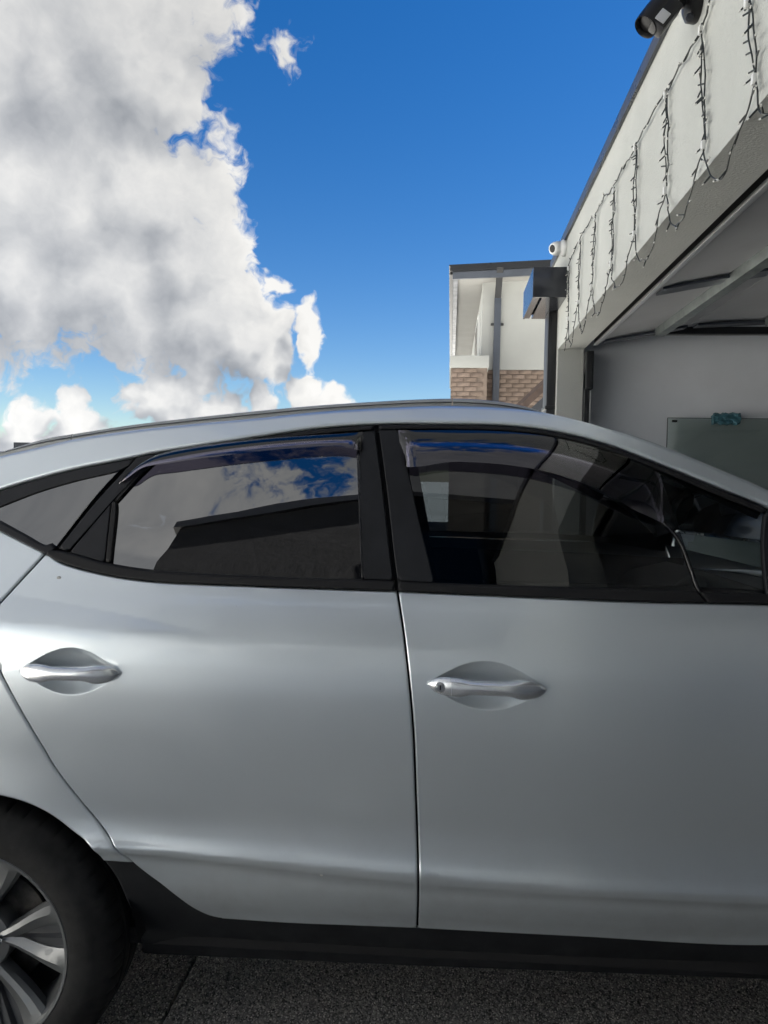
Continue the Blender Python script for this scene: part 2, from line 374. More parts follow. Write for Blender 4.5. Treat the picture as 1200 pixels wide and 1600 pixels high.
# ---------------- the house with the open garage, right
XW, XI = .70, .87                     # outer and inner face of its front wall
YN, YF = .06, 5.06                    # the opening
ZL, ZT = 2.345, 3.005
house = empty('garage_house', (XW, 2.56, 0), 0, 'pale rendered garage with its overhead door open and fairy lights over the opening', 'house')
MB().box((XW, YN, ZL), (XI, YF, ZT)).build('lintel', M['stucco'], house)
MB().box((XW, YF, 0), (XI, 5.46, ZT)).build('pillar', M['stucco'], house)
MB().box((XW, -1.9, 0), (XI, YN, ZT)).build('wall', M['stucco'], house)
MB().box((XI, 5.24, 0), (6.5, 5.46, ZT)).build('wall', M['plaster'], house)
MB().box((XI, -.5, 0), (6.5, -.3, ZT)).build('wall', M['plaster'], house)
MB().box((6.5, -.5, 0), (6.7, 5.46, ZT)).build('wall', M['plaster'], house)
MB().box((XI, -.3, 2.72), (6.5, 5.24, 2.80)).build('ceiling', M['ceiling'], house)
MB().box((XI, -1.9, 3.010), (6.75, 5.5, 3.045)).build('roof', M['dark_metal'], house)
mb = MB(); mb.box((XW-.012, -1.9, ZT), (XI+.05, 5.49, ZT+.045), bev=.004); mb.box((XW-.016, -1.9, ZT-.022), (XW-.002, 5.49, ZT+.001)); mb.build('coping', M['dark_metal'], house)
# door frame at the far side of the opening
mb = MB(); mb.box((XI+.002, 4.985, 0), (XI+.032, 5.058, 2.18)); mb.box((XI+.002, 4.96, 2.07), (XI+.050, 5.058, 2.32), bev=.006); mb.build('door_track', M['black_metal'], house)
MB().box((XI+.034, 4.99, 0), (XI+.041, 5.012, 2.06)).build('weather_strip', M['white_plastic'], house)
gd = MB(); gz = lambda x: 2.36+.125*min(max((x-.93)/.75, 0), 1)**.8+.01*(x-.93)
door = bpy.data.objects.new('garage_door', None); COL.objects.link(door); door.parent = house; door.empty_display_size = .1
xs = [.935, 1.50, 2.08, 2.66, 3.24]
for a, b in zip(xs[:-1], xs[1:]):
    pr = []; k = 5
    for i in range(k+1): x = a+.003+(b-a-.006)*i/k; pr.append((x, gz(x)))
    for i in range(k, -1, -1): x = a+.003+(b-a-.006)*i/k; pr.append((x, gz(x)+.035))
    MB().prism(pr, 1, YN-.02, 4.94).build('panel', M['door_back'], door)
MB().box((.912, YN-.02, 2.347), (.934, 4.94, 2.363), bev=.002).build('bottom_rail', M['aluminium'], door)
MB().box((.914, YN-.02, 2.364), (.934, 4.94, 2.41)).build('seal', M['rubber'], door)
for x, mat in ((1.29, 'galv'), (1.95, 'galv'), (2.6, 'galv')):
    z = gz(x); sec = [(x-.045, z-.002), (x-.030, z-.006), (x-.026, z-.052), (x+.026, z-.052), (x+.030, z-.006), (x+.045, z-.002)]
    mb = MB(); mb.prism(sec, 1, YN+.1, 4.80); mb.build('strut', M[mat], door)
for y in (4.90, 3.62, 2.35, 1.05):
    for a, b in zip(xs[:-1], xs[1:]):
        pr = [(a+.03, gz(a+.03)-.014), (b-.03, gz(b-.03)-.014), (b-.03, gz(b-.03)-.0005), (a+.03, gz(a+.03)-.0005)]
        MB().prism(pr, 1, y-.06, y+.03 if y > 4.8 else y+.06).build('stile', M['pipe_metal'], door)
mb = MB(); mb.box((1.15, 4.975, 2.433), (3.6, 4.99, 2.477)); mb.box((1.15, 4.975, 2.429), (3.6, 5.02, 2.432)); mb.build('door_track', M['black_metal'], house)
MB().box((2.6, -3.0, 3.047), (6.7, 5.4, 6.2)).build('unseen_sun_block', M['stucco'], house)  # unseen block added to keep the sun off the car and drive
MB().box((2.3, -3.3, 6.202), (7.0, 5.7, 6.32)).build('roof', M['dark_metal'], house)  # top of the added block, out of view, lengthens its shade
# rainwater box and downpipe at the far end of the front wall
rh = MB(); y0, y1, x0, z0, z1 = 4.73, 5.36, .49, 2.61, 2.797
rh.box((x0, y0, z0), (XW-.002, y0+.012, z1), bev=.003)
rh.box((x0, y0+.013, z0), (x0+.012, y1, z1)); rh.box((x0+.013, y0+.013, z0+.004), (x0+.045, y1, z0+.012))
rh.box((x0+.06, y0+.014, z0+.001), (XW-.002, y1, z0+.03)); rh.box((x0+.013, y1-.012, z0+.03), (XW-.003, y1, z1)); rh.box((x0+.013, y0+.014, z1-.012), (XW-.003, y1-.013, z1-.001))
rh.build('rainwater_box', principled('glossy_dark_steel', (.035, .038, .045), .14, .3), house)
MB().box((.640, 5.12, .02), (XW-.003, 5.32, z0), bev=.004).build('downpipe', M['black_metal'], house)
MB().box((.632, 5.115, 1.95), (XW-.002, 5.325, 1.975), bev=.003).build('bracket', M['black_metal'], house)
# the wing of the same street behind the photographer, seen only as a reflection in the car windows
wing = empty('dark_house', (1.8, -1.92, 0), 0, 'dark walled house mirrored in the car windows', 'house')
MB().box((-2.12, -7, 2.3), (7.0, -1.92, 3.80)).build('wall', M['dark_brick'], wing)
MB().box((-2.09, -7, 0), (7.0, -1.95, 2.298)).build('wall', M['bounce_wall'], wing)  # unseen lower wall, made pale to bounce light onto the doors
MB().box((-2.17, -7.1, 3.80), (7.1, -1.88, 3.87)).build('roof', M['black_metal'], wing)
for (a0, a1, b0, b1) in ((-1.15, -.50, 1.2, 2.0),):  # window added to give the door paint a reflected shape
    w = MB(); w.box((a0, -1.97, b0), (a1, -1.925, b1)); f = w.build('window' if b0 > .5 else 'door', M['dark_metal'], wing)
    MB().box((a0+.06, -1.93, b0+.06), ((a0+a1)/2-.02, -1.918, b1-.06)).build('pane', M['window_dark'] if b0 > .5 else M['soffit'], f)
    MB().box(((a0+a1)/2+.02, -1.93, b0+.06), (a1-.06, -1.918, b1-.06)).build('pane', M['window_dark'] if b0 > .5 else M['soffit'], f)
for x in (.02, 2.4):
    w = MB(); w.box((x, -1.94, 2.65), (x+.62, -1.89, 3.35)); f = w.build('window', M['dark_metal'], wing)
    MB().box((x+.05, -1.90, 2.7), (x+.57, -1.885, 3.3)).build('pane', M['window_dark'], f)
street = empty('added_street_house', (-11.5, -5, 0), 0, 'added unseen pale house across the street that bounces sunlight onto the car', 'house')
MB().box((-20, -12, 0), (-11, 3, 3.1)).build('wall', M['bounce_wall'], street)  # added out of view to throw sunlight back at the car side
MB().prism([(-20.6, 3.1), (-10.5, 3.1), (-15.5, 5.2)], 1, -12.6, 3.6).build('roof', M['roof_tile'], street)
for y in (-10, -5.5, -1.2):
    f = MB().box((-11.05, y, .9), (-10.96, y+2.2, 2.3)).build('window', M['dark_metal'], street)
    MB().box((-11.0, y+.06, .96), (-10.95, y+2.14, 2.24)).build('pane', M['window_dark'], f)
# ---------------- the two-storey neighbour beyond
Yw = 14.7
wx0 = float(on_y(753, 500, Yw)[0]); zs = float(on_y(753, 449, Yw)[2]); zb = float(on_y(790, 578, Yw)[2])
nb = empty('neighbour_house', (wx0+1.5, Yw, 0), 0, 'two storey neighbouring house in pale render above brown brick', 'house')
wx1 = wx0+4.5
MB().box((wx0, Yw-.03, zb), (wx1, Yw+.2, zs+.35)).build('wall', M['stucco_far'], nb)
MB().box((wx0, Yw+.2, zb), (wx0+.2, 27, zs)).build('wall', M['stucco_far'], nb)
bw = MB().box((wx0+.01, Yw, 0), (wx1, Yw+.2, zb-.002)).build('brick_wall', M['mortar'], nb)
MB().box((wx0+.01, Yw+.2, 0), (wx0+.2, 27, zb-.002)).build('brick_wall', M['mortar'], nb)
brick_me = []
for k in range(4):
    t = MB().box((-.115, -.022, -.038), (.115, .010, .038), bev=.004).build('brick', M['bricks'][k]); brick_me.append(t.data); bpy.data.objects.remove(t)
    th = MB().box((-.052, -.022, -.038), (.052, .010, .038), bev=.004).build('brick', M['bricks'][k]); brick_me.append(th.data); bpy.data.objects.remove(th)
def lay_bricks(parent, x0, x1, z0, z1, y, base):
    row = 0; z = z1-.047
    while z > z0:
        x = x0+(.122 if row % 2 == 0 else .0)
        if row % 2:
            cells = [(x0+.058, 1)]; x = x0+.122+.115
        else: cells = []; x = x0+.122
        while x < x1-.11: cells.append((x, 0)); x += .242
        for cx, half in cells:
            o = bpy.data.objects.new('brick', brick_me[2*rng.integers(0, 4)+half]); COL.objects.link(o); o.parent = parent
            o.location = np.array((cx+rng.normal(0, .001), y+rng.uniform(-.003, .003), z+rng.normal(0, .0008)))-base
        z -= .086; row += 1
nbb = np.array(nb.location)
lay_bricks(bw, wx0+.02, wx0+1.35, 2.85, zb, Yw, nbb)
# parapet in front of the corner
Yp = 13.9; px0 = float(on_y(704.5, 590, Yp)[0]); px1 = float(on_y(761, 590, Yp)[0]); zc0 = float(on_y(730, 575, Yp)[2]); zc1 = float(on_y(730, 556, Yp)[2])
pw = MB().box((px0, Yp, 0), (px1, 17, zc0-.002)).build('parapet', M['mortar'], nb)
lay_bricks(pw, px0, px1+.02, 2.85, zc0, Yp, nbb)
MB().box((px0-.03, Yp-.04, zc0), (px1+.03, 17.03, zc1), bev=.01).build('parapet_cap', M['stucco_far'], nb)
# eave: gutter, fascia and soffit, rising to the right
Ye = 14.2; gA = on_y(703.5, 418, Ye); gB = on_y(850, 410.5, Ye); gA2 = on_y(703.5, 437, Ye)
slope = (gB[2]-gA[2])/(gB[0]-gA[0]); hgt = gA[2]-gA2[2]
def zg(x): return gA[2]+slope*(x-gA[0])
def skew(x0, x1, ya, yb, dz0, dz1, name, mat):
    v = [(x, y, zg(x)+dz) for dz in (dz0, dz1) for y in (ya, yb) for x in (x0, x1)]
    return MB().add(v, [(0, 2, 3, 1), (4, 5, 7, 6), (0, 1, 5, 4), (2, 6, 7, 3), (0, 4, 6, 2), (1, 3, 7, 5)]).build(name, mat, nb)
xa, xb = float(gA[0]), wx1+.3
skew(xa, xb, Ye-.10, Ye+.02, -hgt*.42, 0, 'gutter', M['black_metal'])
skew(xa+.05, xb, Ye-.03, Ye+.03, -hgt, -hgt*.43, 'fascia', M['pipe_metal'])
skew(xa, xa+.06, Ye+.03, 27, -hgt*.55, -.01, 'gutter', M['black_metal'])
skew(xa+.065, xa+.15, Ye+.031, 27, -hgt, -.02, 'fascia', M['pipe_metal'])
skew(xa+.152, xb, Ye+.032, 27, -hgt+.03, -hgt+.05, 'soffit', M['soffit'])
skew(xa-.02, xb, Ye-.08, 27, .004, .03, 'roof', M['dark_metal'])
# downpipe with its offset under the gutter
dx0 = float(on_y(769.5, 600, Yw-.1)[0]); dx1 = float(on_y(780, 600, Yw-.1)[0]); zt = zg(dx0)-hgt*.3; zk = float(on_y(778, 466, Yw-.1)[2])
MB().box((dx0, Yw-.13, 0), (dx1, Yw-.035, zk), bev=.008).build('downpipe', M['pipe_metal'], nb)
v = [(x, y, z) for (y, z) in ((Yw-.13, zk), (Yw-.035, zk), (Ye-.02, zt), (Ye-.12, zt)) for x in (dx0+.005, dx1-.005)]
MB().add(v, [(0, 1, 3, 2), (2, 3, 5, 4), (4, 5, 7, 6), (6, 7, 1, 0), (0, 2, 4, 6), (1, 7, 5, 3)]).build('downpipe', M['black_metal'], nb)
zbk = float(on_y(778, 508, Yw)[2]); MB().box((dx0-.06, Yw-.10, zbk-.02), (dx1+.06, Yw-.032, zbk+.02), bev=.012).build('bracket', M['black_metal'], nb)
# side window under the eave
w = MB(); w.box((wx0-.05, 15.6, 3.4), (wx0-.002, 17.4, 4.92)); fr = w.build('window', M['white_plastic'], nb)
MB().box((wx0-.055, 15.72, 3.5), (wx0-.01, 16.5, 4.84)).build('pane', M['window_dark'], fr)
MB().box((wx0-.055, 16.6, 3.5), (wx0-.01, 17.3, 4.84)).build('pane', M['window_dark'], fr)
# low tiled roof in front of its brickwork
Yl = 12.6; a = on_y(812, 640, Yl); b = on_y(866, 590, Yl); dv = (b-a)
mb = MB(); sec = [(-1, -.5), (-.8, .5), (0, 1), (.8, .5), (1, -.5)]
mb.tube([a-dv*.05, a+dv*.3, b, b+dv*.3], .105, sec=sec, up=(-1, 0, 1)); mb.build('ridge_capping', M['roof_tile'], nb)
mb = MB(); mb.prism([(a[0]-dv[0]*1.2+.08, a[2]-dv[2]*1.2-.08), (b[0]+dv[0]*.3+.08, b[2]+dv[2]*.3-.08), (b[0]+dv[0]*.3+.9, b[2]+dv[2]*.3-.08), (b[0]+1.2, a[2]-dv[2]*1.2-.08)], 1, Yl+.02, Yl+.5); mb.build('lower_roof', M['dark_metal'], nb)
# ---------------- far house, only its dark ridge and chimney clear the car roof at the left
Yd = 32.0; ca = on_y(21, 691, Yd); cb = on_y(46, 692, Yd); rl = on_y(-240, 700, Yd); rr = on_y(17, 702, Yd)
fh = empty('far_house', ((rl[0]+rr[0])/2, Yd+3, 0), 0, 'far off dark roof with a chimney just above the rear roof rail end', 'house')
MB().prism([(Yd-.6, 1.2), (Yd+3, float(rr[2])+.0), (Yd+6.6, 1.2)], 0, float(rl[0]), float(rr[0])).build('roof', M['dark_metal'], fh)
MB().box((float(rl[0])+.3, Yd, 0), (float(rr[0])-.3, Yd+6, 1.25)).build('wall', M['stucco_far'], fh)
k = (Yd+2.7)/Yd
MB().box((float(ca[0])*k, Yd+2.7, 0), (float(cb[0])*k, Yd+3.4, (float(ca[2])-CAM[2])*k+CAM[2]), bev=.02).build('chimney', M['dark_metal'], fh)
#@@CAR
# ================================================================== THE CAR
CAR_S = .966                            # the shell is modelled a little large, then brought to true size
CAR_O = np.array([0.0, 1.60*CAR_S, .0736]); CAR_A = R(2.2); HALF = .91/CAR_S*.97
_ca, _sa = math.cos(CAR_A), math.sin(CAR_A)
car = empty('silver_car', tuple(CAR_O), CAR_A, 'silver four door crossover with tinted windows and roof rails halfway into the garage', 'car'); car['_local'] = 1; car.scale = (CAR_S,)*3
def to_local(p):
    p = (np.asarray(p, float)-CAR_O)/CAR_S; return np.stack([p[..., 0]*_ca+p[..., 1]*_sa, -p[..., 0]*_sa+p[..., 1]*_ca, p[..., 2]], -1)
def pchip(x, y, n=4000, sig=.002):
    x, y = np.array(x), np.array(y); h = np.diff(x); dl = np.diff(y)/h; d = np.zeros_like(x)
    d[0], d[-1] = dl[0], dl[-1]
    for i in range(1, len(x)-1):
        if dl[i-1]*dl[i] > 0: w1, w2 = 2*h[i]+h[i-1], h[i]+2*h[i-1]; d[i] = (w1+w2)/(w1/dl[i-1]+w2/dl[i])
    X = np.linspace(x[0], x[-1], n); i = np.clip(np.searchsorted(x, X)-1, 0, len(x)-2); t = (X-x[i])/h[i]
    Y = (2*t**3-3*t**2+1)*y[i]+(t**3-2*t**2+t)*h[i]*d[i]+(-2*t**3+3*t**2)*y[i+1]+(t**3-t**2)*h[i]*d[i+1]
    dx = X[1]-X[0]; k = int(3*sig/dx); ker = np.exp(-.5*(np.arange(-k, k+1)*dx/sig)**2); ker /= ker.sum()
    Ys = np.convolve(np.pad(Y, k, mode='reflect', reflect_type='odd'), ker, 'valid')
    return X, Ys
PROF = pchip([.10, .26, .32, .38, .42, .47, .494, .501, .507, .513, .5285, .534, .541, .562, .59, .62, .70, .80, .88, .95, 1.0, 1.04, 1.09, 1.13, 1.165, 1.19, 1.25, 1.35, 1.45, 1.55, 1.60, 1.64, 1.70],
             [.26, .16, .125, .098, .074, .050, .043, .0395, .0365, .0322, .0282, .0274, .0288, .0350, .0385, .0395, .0285, .0125, .0030, .0, .0022, .0095, .0245, .040, .055, .063, .0795, .109, .141, .178, .203, .228, .275])
PROF2 = (PROF[0], np.convolve(np.pad(PROF[1], 120, mode='edge'), np.ones(241)/241, 'valid'))
def sst(x, a, b):
    t = np.clip((x-a)/(b-a), 0, 1); return t*t*(3-2*t)
BL = (1.0905, -.0404, -1.019)     # the blade line: height, slope, station
HANDLES = []       # (u, z, half length, up, down, tilt)
def S(u, z, feat=True):
    """how far inboard of the widest line the car side lies, at station u and height z"""
    u = np.asarray(u, float); z = np.asarray(z, float)
    zc = -.045*u+.03*u*u                                   # the lower crease climbs towards the rear
    ze = z-zc*np.exp(-((z-.53)/.07)**2)
    s = np.interp(ze, PROF[0], PROF[1]); kq = sst(-u, .78, .92); s = s*(1-kq)+kq*np.interp(z, PROF2[0], PROF2[1])
    s = s+.010*u*u+(.028*u*u)*sst(z, 1.10, 1.45)
    # wheel arch flare at the rear
    rr = np.sqrt((u+1.127)**2+(z-.286)**2)
    s = s-.020*np.exp(-((rr-.37)/.10)**2)*sst(-u, .30, .75)
    # front arch flare
    rf = np.sqrt((u-1.606)**2+(z-.286)**2); s = s-.020*np.exp(-((rf-.37)/.10)**2)*sst(u, .95, 1.35)
    # shoulder blade that rises out of the rear door towards the tail light
    zl = BL[0]+BL[1]*(u-BL[2]); tp = sst(-u, .53, 1.15); tp = np.sqrt(tp)*.9
    w = z-zl; hh = .004+.062*tp; sa = .011*tp
    up = np.clip(1-w/hh, 0, 1); up = sa*(up+.10*np.exp(-((w-hh)/.006)**2)*0)
    s = s-np.where(w > 0, up, sa*np.exp(-(w/.045)**2))
    # scooped sculpting beside the mirror
    s = s+.012*np.exp(-((u-1.0)/.13)**2-((z-1.105)/.05)**2)
    if feat:
        for (hu, hz, hl, up, dn, ti) in HANDLES:
            t = (u-hu)/hl; ww = z-(hz+ti*(u-hu)); c = np.cos(np.clip(t, -1, 1)*np.pi/2)
            hh = np.where(ww > 0, up, dn)*np.maximum(c, 1e-4)**1.0
            q = 1-np.abs(ww)/np.maximum(hh, 1e-5)
            s = s+np.where(np.abs(t) < 1, .023*(lambda e: e*(2-e))(np.clip(q, 0, 1))*np.maximum(c, 0)**.7, 0)
    return s
def T(pts, off=0.0):
    """photo trace -> (u, z) on the car side"""
    pts = np.asarray(pts, float); d = pix_dir(pts[:, 0], pts[:, 1]); o = to_local(CAM)
    dl = np.stack([d[:, 0]*_ca+d[:, 1]*_sa, -d[:, 0]*_sa+d[:, 1]*_ca, d[:, 2]], -1)
    v = np.full(len(pts), .05)
    for _ in range(40):
        t = (v-o[1])/dl[:, 1]; u = o[0]+t*dl[:, 0]; z = o[2]+t*dl[:, 2]
        v = .5*v+.5*(S(u, z, False)+off)
    return [(float(a), float(b)) for a, b in zip(u, z)]
def TV(pts, v0):
    """photo trace on the plane v = v0 (scalar or list)"""
    pts = np.asarray(pts, float); d = pix_dir(pts[:, 0], pts[:, 1]); o = to_local(CAM); dv = -d[:, 0]*_sa+d[:, 1]*_ca; du = d[:, 0]*_ca+d[:, 1]*_sa
    t = (np.asarray(v0)-o[1])/dv; return np.stack([o[0]+t*du, np.broadcast_to(v0, t.shape), o[2]+t*d[:, 2]], -1)
def spline(p, step=.01):
    p = np.asarray(p, float)
    if len(p) == 2: n = max(2, int(np.linalg.norm(p[1]-p[0])/step)+1); return np.linspace(p[0], p[1], n)
    q = np.vstack([2*p[0]-p[1], p, 2*p[-1]-p[-2]]); out = []
    for i in range(1, len(q)-2):
        n = max(1, int(np.linalg.norm(q[i+1]-q[i])/step)); P0, P1, P2, P3 = q[i-1:i+3]
        t0 = 0; t1 = max(np.linalg.norm(P1-P0), 1e-6)**.5; t2 = t1+max(np.linalg.norm(P2-P1), 1e-6)**.5; t3 = t2+max(np.linalg.norm(P3-P2), 1e-6)**.5
        for k in range(n):
            t = t1+(t2-t1)*k/n
            A1 = (t1-t)/(t1-t0)*P0+(t-t0)/(t1-t0)*P1; A2 = (t2-t)/(t2-t1)*P1+(t-t1)/(t2-t1)*P2; A3 = (t3-t)/(t3-t2)*P2+(t-t2)/(t3-t2)*P3
            B1 = (t2-t)/(t2-t0)*A1+(t-t0)/(t2-t0)*A2; B2 = (t3-t)/(t3-t1)*A2+(t-t1)/(t3-t1)*A3
            out.append((t2-t)/(t2-t1)*B1+(t-t1)/(t2-t1)*B2)
    out.append(p[-1]); return np.array(out)
def dist_to(poly, pts):
    a = poly; b = np.roll(poly, -1, 0); ab = b-a; L = (ab**2).sum(1)+1e-12; out = np.full(len(pts), 1e9)
    for i in range(0, len(pts), 2000):
        p = pts[i:i+2000, None]; t = np.clip(((p-a)*ab).sum(2)/L, 0, 1); out[i:i+2000] = np.sqrt((((a+t[..., None]*ab)-p)**2).sum(2)).min(1)
    return out
def inside(poly, pts):
    x, y = pts[:, 0], pts[:, 1]; c = np.zeros(len(pts), bool); n = len(poly); j = n-1
    for i in range(n):
        xi, yi = poly[i]; xj, yj = poly[j]
        if yi != yj: c ^= ((yi > y) != (yj > y)) & (x < (xj-xi)*(y-yi)/(yj-yi)+xi)
        j = i
    return c
MIRROR = True
def panel(name, segs, mat, parent, off=0.0, r=.004, grid=.02, flange=.02, depth=None, extra=None, mirror=True, step=.01, both=False):
    """a sheet that lies on the car side inside an outline made of splined segments; rounded, returned edges"""
    poly = []
    for s in segs:
        q = spline(s, step)
        poly += [tuple(p) for p in q]
    cl = [poly[0]]
    for p in poly[1:]:
        if math.dist(p, cl[-1]) > 4e-4: cl.append(p)
    while math.dist(cl[0], cl[-1]) <= 4e-4: cl.pop()
    poly = np.array(cl)
    area = .5*np.sum(poly[:, 0]*np.roll(poly[:, 1], -1)-np.roll(poly[:, 0], -1)*poly[:, 1])
    if area < 0: poly = poly[::-1].copy()
    base = depth or (lambda u, z: S(u, z))
    def D(u, z, dist):
        dd = np.clip(dist, 0, r) if r > 0 else dist
        roll = (r-np.sqrt(np.maximum(r*r-(r-dd)**2, 0))) if r > 0 else 0
        return base(u, z)+off+roll
    tn = np.roll(poly, -1, 0)-np.roll(poly, 1, 0); tn /= np.linalg.norm(tn, axis=1)[:, None]+1e-9; nin = np.stack([-tn[:, 1], tn[:, 0]], 1)
    pts = [poly]
    if r > 0:
        for k in (.12, .4, 1.0, 2.2):
            q = poly+nin*r*k; q = q[inside(poly, q)]; dd = dist_to(poly, q); pts.append(q[dd > r*k*.8])
    mn, mx = poly.min(0), poly.max(0)
    gx, gy = np.meshgrid(np.arange(mn[0], mx[0], grid), np.arange(mn[1], mx[1], grid)); gp = np.stack([gx.ravel(), gy.ravel()], 1)
    gp[:, 0] += np.where((np.arange(len(gp))//gx.shape[1]) % 2, grid/2, 0)
    if extra is not None:
        for (x0, x1, y0, y1, s) in [e for e in extra if isinstance(e, tuple)]:
            gp = gp[~((gp[:, 0] > x0) & (gp[:, 0] < x1) & (gp[:, 1] > y0) & (gp[:, 1] < y1))]
            ex, ey = np.meshgrid(np.arange(x0, x1, s), np.arange(y0, y1, s)); gp = np.vstack([gp, np.stack([ex.ravel(), ey.ravel()], 1)])
    for e in (extra or []):
        if not isinstance(e, tuple): gp = np.vstack([gp[((gp[:, None]-e[None])**2).sum(2).min(1) > 1.2e-6] if len(gp)*len(e) < 2e7 else gp, e])
    gp = gp[inside(poly, gp)]; gp = gp[dist_to(poly, gp) > max(r*2.6, grid*.3)]; pts.append(gp)
    P = np.vstack(pts); nb_ = len(poly)
    ov, oe, of, *_ = delaunay_2d_cdt([Vector(p) for p in P], [(i, (i+1) % nb_) for i in range(nb_)], [], 1, 1e-6)
    V2 = np.array([tuple(v) for v in ov]); used = sorted({i for f in of for i in f}); mp = {o: i for i, o in enumerate(used)}; V2 = V2[used]
    F = [[mp[i] for i in f] for f in of]
    for f in F:
        a, b, c = V2[f[0]], V2[f[1]], V2[f[2]]
        if (b[0]-a[0])*(c[1]-a[1])-(b[1]-a[1])*(c[0]-a[0]) < 0: f.reverse()
    ds = dist_to(poly, V2); u, z = V2[:, 0], V2[:, 1]; v = D(u, z, ds)
    h = .0012
    Du = (base(u+h, z)-base(u-h, z))/(2*h); Dz = (base(u, z+h)-base(u, z-h))/(2*h)
    N = np.stack([Du, -np.ones_like(Du), Dz], 1)
    if r > 0:                                             # lean the normals outwards over the rounded edge
        j = np.argmin(((V2[:, None]-poly[None])**2).sum(2), 1) if len(V2)*len(poly) < 6e6 else np.array([np.argmin(((p-poly)**2).sum(1)) for p in V2])
        lean = np.clip(1-ds/r, 0, .985); k = lean/np.sqrt(1-lean**2); N[:, [0, 2]] += -nin[j]*k[:, None]
    N /= np.linalg.norm(N, axis=1)[:, None]
    verts = np.stack([u, v, z], 1)
    # returned edge
    Fl = []; NV = len(verts)
    if flange > 0:
        cnt = {}
        for f in F:
            for a, b in ((f[0], f[1]), (f[1], f[2]), (f[2], f[0])):
                cnt[(a, b)] = 1
        bd = [(a, b) for (a, b) in cnt if (b, a) not in cnt]
        bi = sorted({i for e in bd for i in e}); m1 = {o: NV+k for k, o in enumerate(bi)}; m2 = {o: NV+len(bi)+k for k, o in enumerate(bi)}
        j = np.array([np.argmin(((V2[i]-poly)**2).sum(1)) for i in bi]); nn = np.stack([-nin[j][:, 0], np.zeros(len(bi)), -nin[j][:, 1]], 1)
        top = verts[bi]; bot = top.copy(); bot[:, 1] += flange
        verts = np.vstack([verts, top, bot]); N = np.vstack([N, nn, nn])
        Fl = [(m1[b], m1[a], m2[a], m2[b]) for a, b in bd]
    o = mesh_obj(name, verts, F+Fl, mat, parent, smooth=True, normals=N)
    if mirror and MIRROR:
        v2 = verts.copy(); v2[:, 1] = 2*HALF-v2[:, 1]; n2 = N.copy(); n2[:, 1] *= -1
        q = mesh_obj(name, v2, [f[::-1] for f in [list(x) for x in F+Fl]], mat, parent.get('_twin') and bpy.data.objects[parent['_twin']] or parent, smooth=True, normals=n2)
        o['_twin'] = q.name
    return o
def shift(p, du=0, dz=0): return [(a+du, b+dz) for a, b in p]

# ---- traced lines
belt = T([(-120, 760), (-60, 800), (0, 829), (67, 866), (93, 879), (160, 898), (233, 909), (400, 917), (617, 924.5), (800, 933), (987, 941), (1200, 946)])
belt_end = (1.02, belt[-1][1]-.004)
seam = T([(588, 661), (600, 765), (611, 860), (617, 905), (621, 925), (632, 1000), (645, 1130), (650, 1250), (653.5, 1380), (652, 1452)])
G = .0022                                                   # half a shut line
door_bot = T([(346, 1436), (450, 1443), (550, 1447), (651, 1451)]); door_bot_f = T([(651, 1451), (900, 1464), (1200, 1478)])+[(1.10, .415)]
rear_low = T([(0, 1051), (33, 1113), (67, 1170), (85, 1200), (125, 1252), (165, 1302), (207, 1349), (228, 1366), (250, 1382), (278, 1404), (305, 1422), (325, 1431), (346, 1436)])
rear_up = T([(72, 864), (36, 903), (0, 942)])+T([(-19, 968), (-27, 998), (-18, 1026)])
rear_edge = rear_up+rear_low[:]
top_line = T([(-120, 810), (-60, 788), (0, 766), (100, 737.5), (200, 717), (240, 708.5), (320, 695.5), (400, 683.5), (500, 669.5), (583, 663.5), (700, 663), (800, 666), (867, 674.5), (943, 693), (1033, 726.5), (1133, 767), (1200, 794)])
top_line = top_line+[(top_line[-1][0]+.14, top_line[-1][1]-.09), (top_line[-1][0]+.25, top_line[-1][1]-.185)]

# ---- handles: recess data first, the skins need it
hf = T([(668, 1068), (855, 1077)]); hr = T([(32, 1048), (189, 1052)])
for a, b in (hf, hr):
    HANDLES.append(((a[0]+b[0])/2, (a[1]+b[1])/2, (b[0]-a[0])/2*1.02, .054, .052, (b[1]-a[1])/(b[0]-a[0])))
HX = [(h[0]-h[2]-.012, h[0]+h[2]+.012, h[1]-.066, h[1]+.068, .0032) for h in HANDLES]
def lens_pts(h):
    hu, hz, hl, up, dn, ti = h; t = np.cos(np.linspace(0, np.pi, 90))[1:-1]; c = np.cos(t*np.pi/2); P = []
    for k in (.965, .99, 1.0, 1.012, 1.04):
        for sg, q in ((1, up), (-1, dn)): P.append(np.stack([hu+t*hl, hz+ti*t*hl+sg*q*c*k], 1))
    return np.vstack(P)

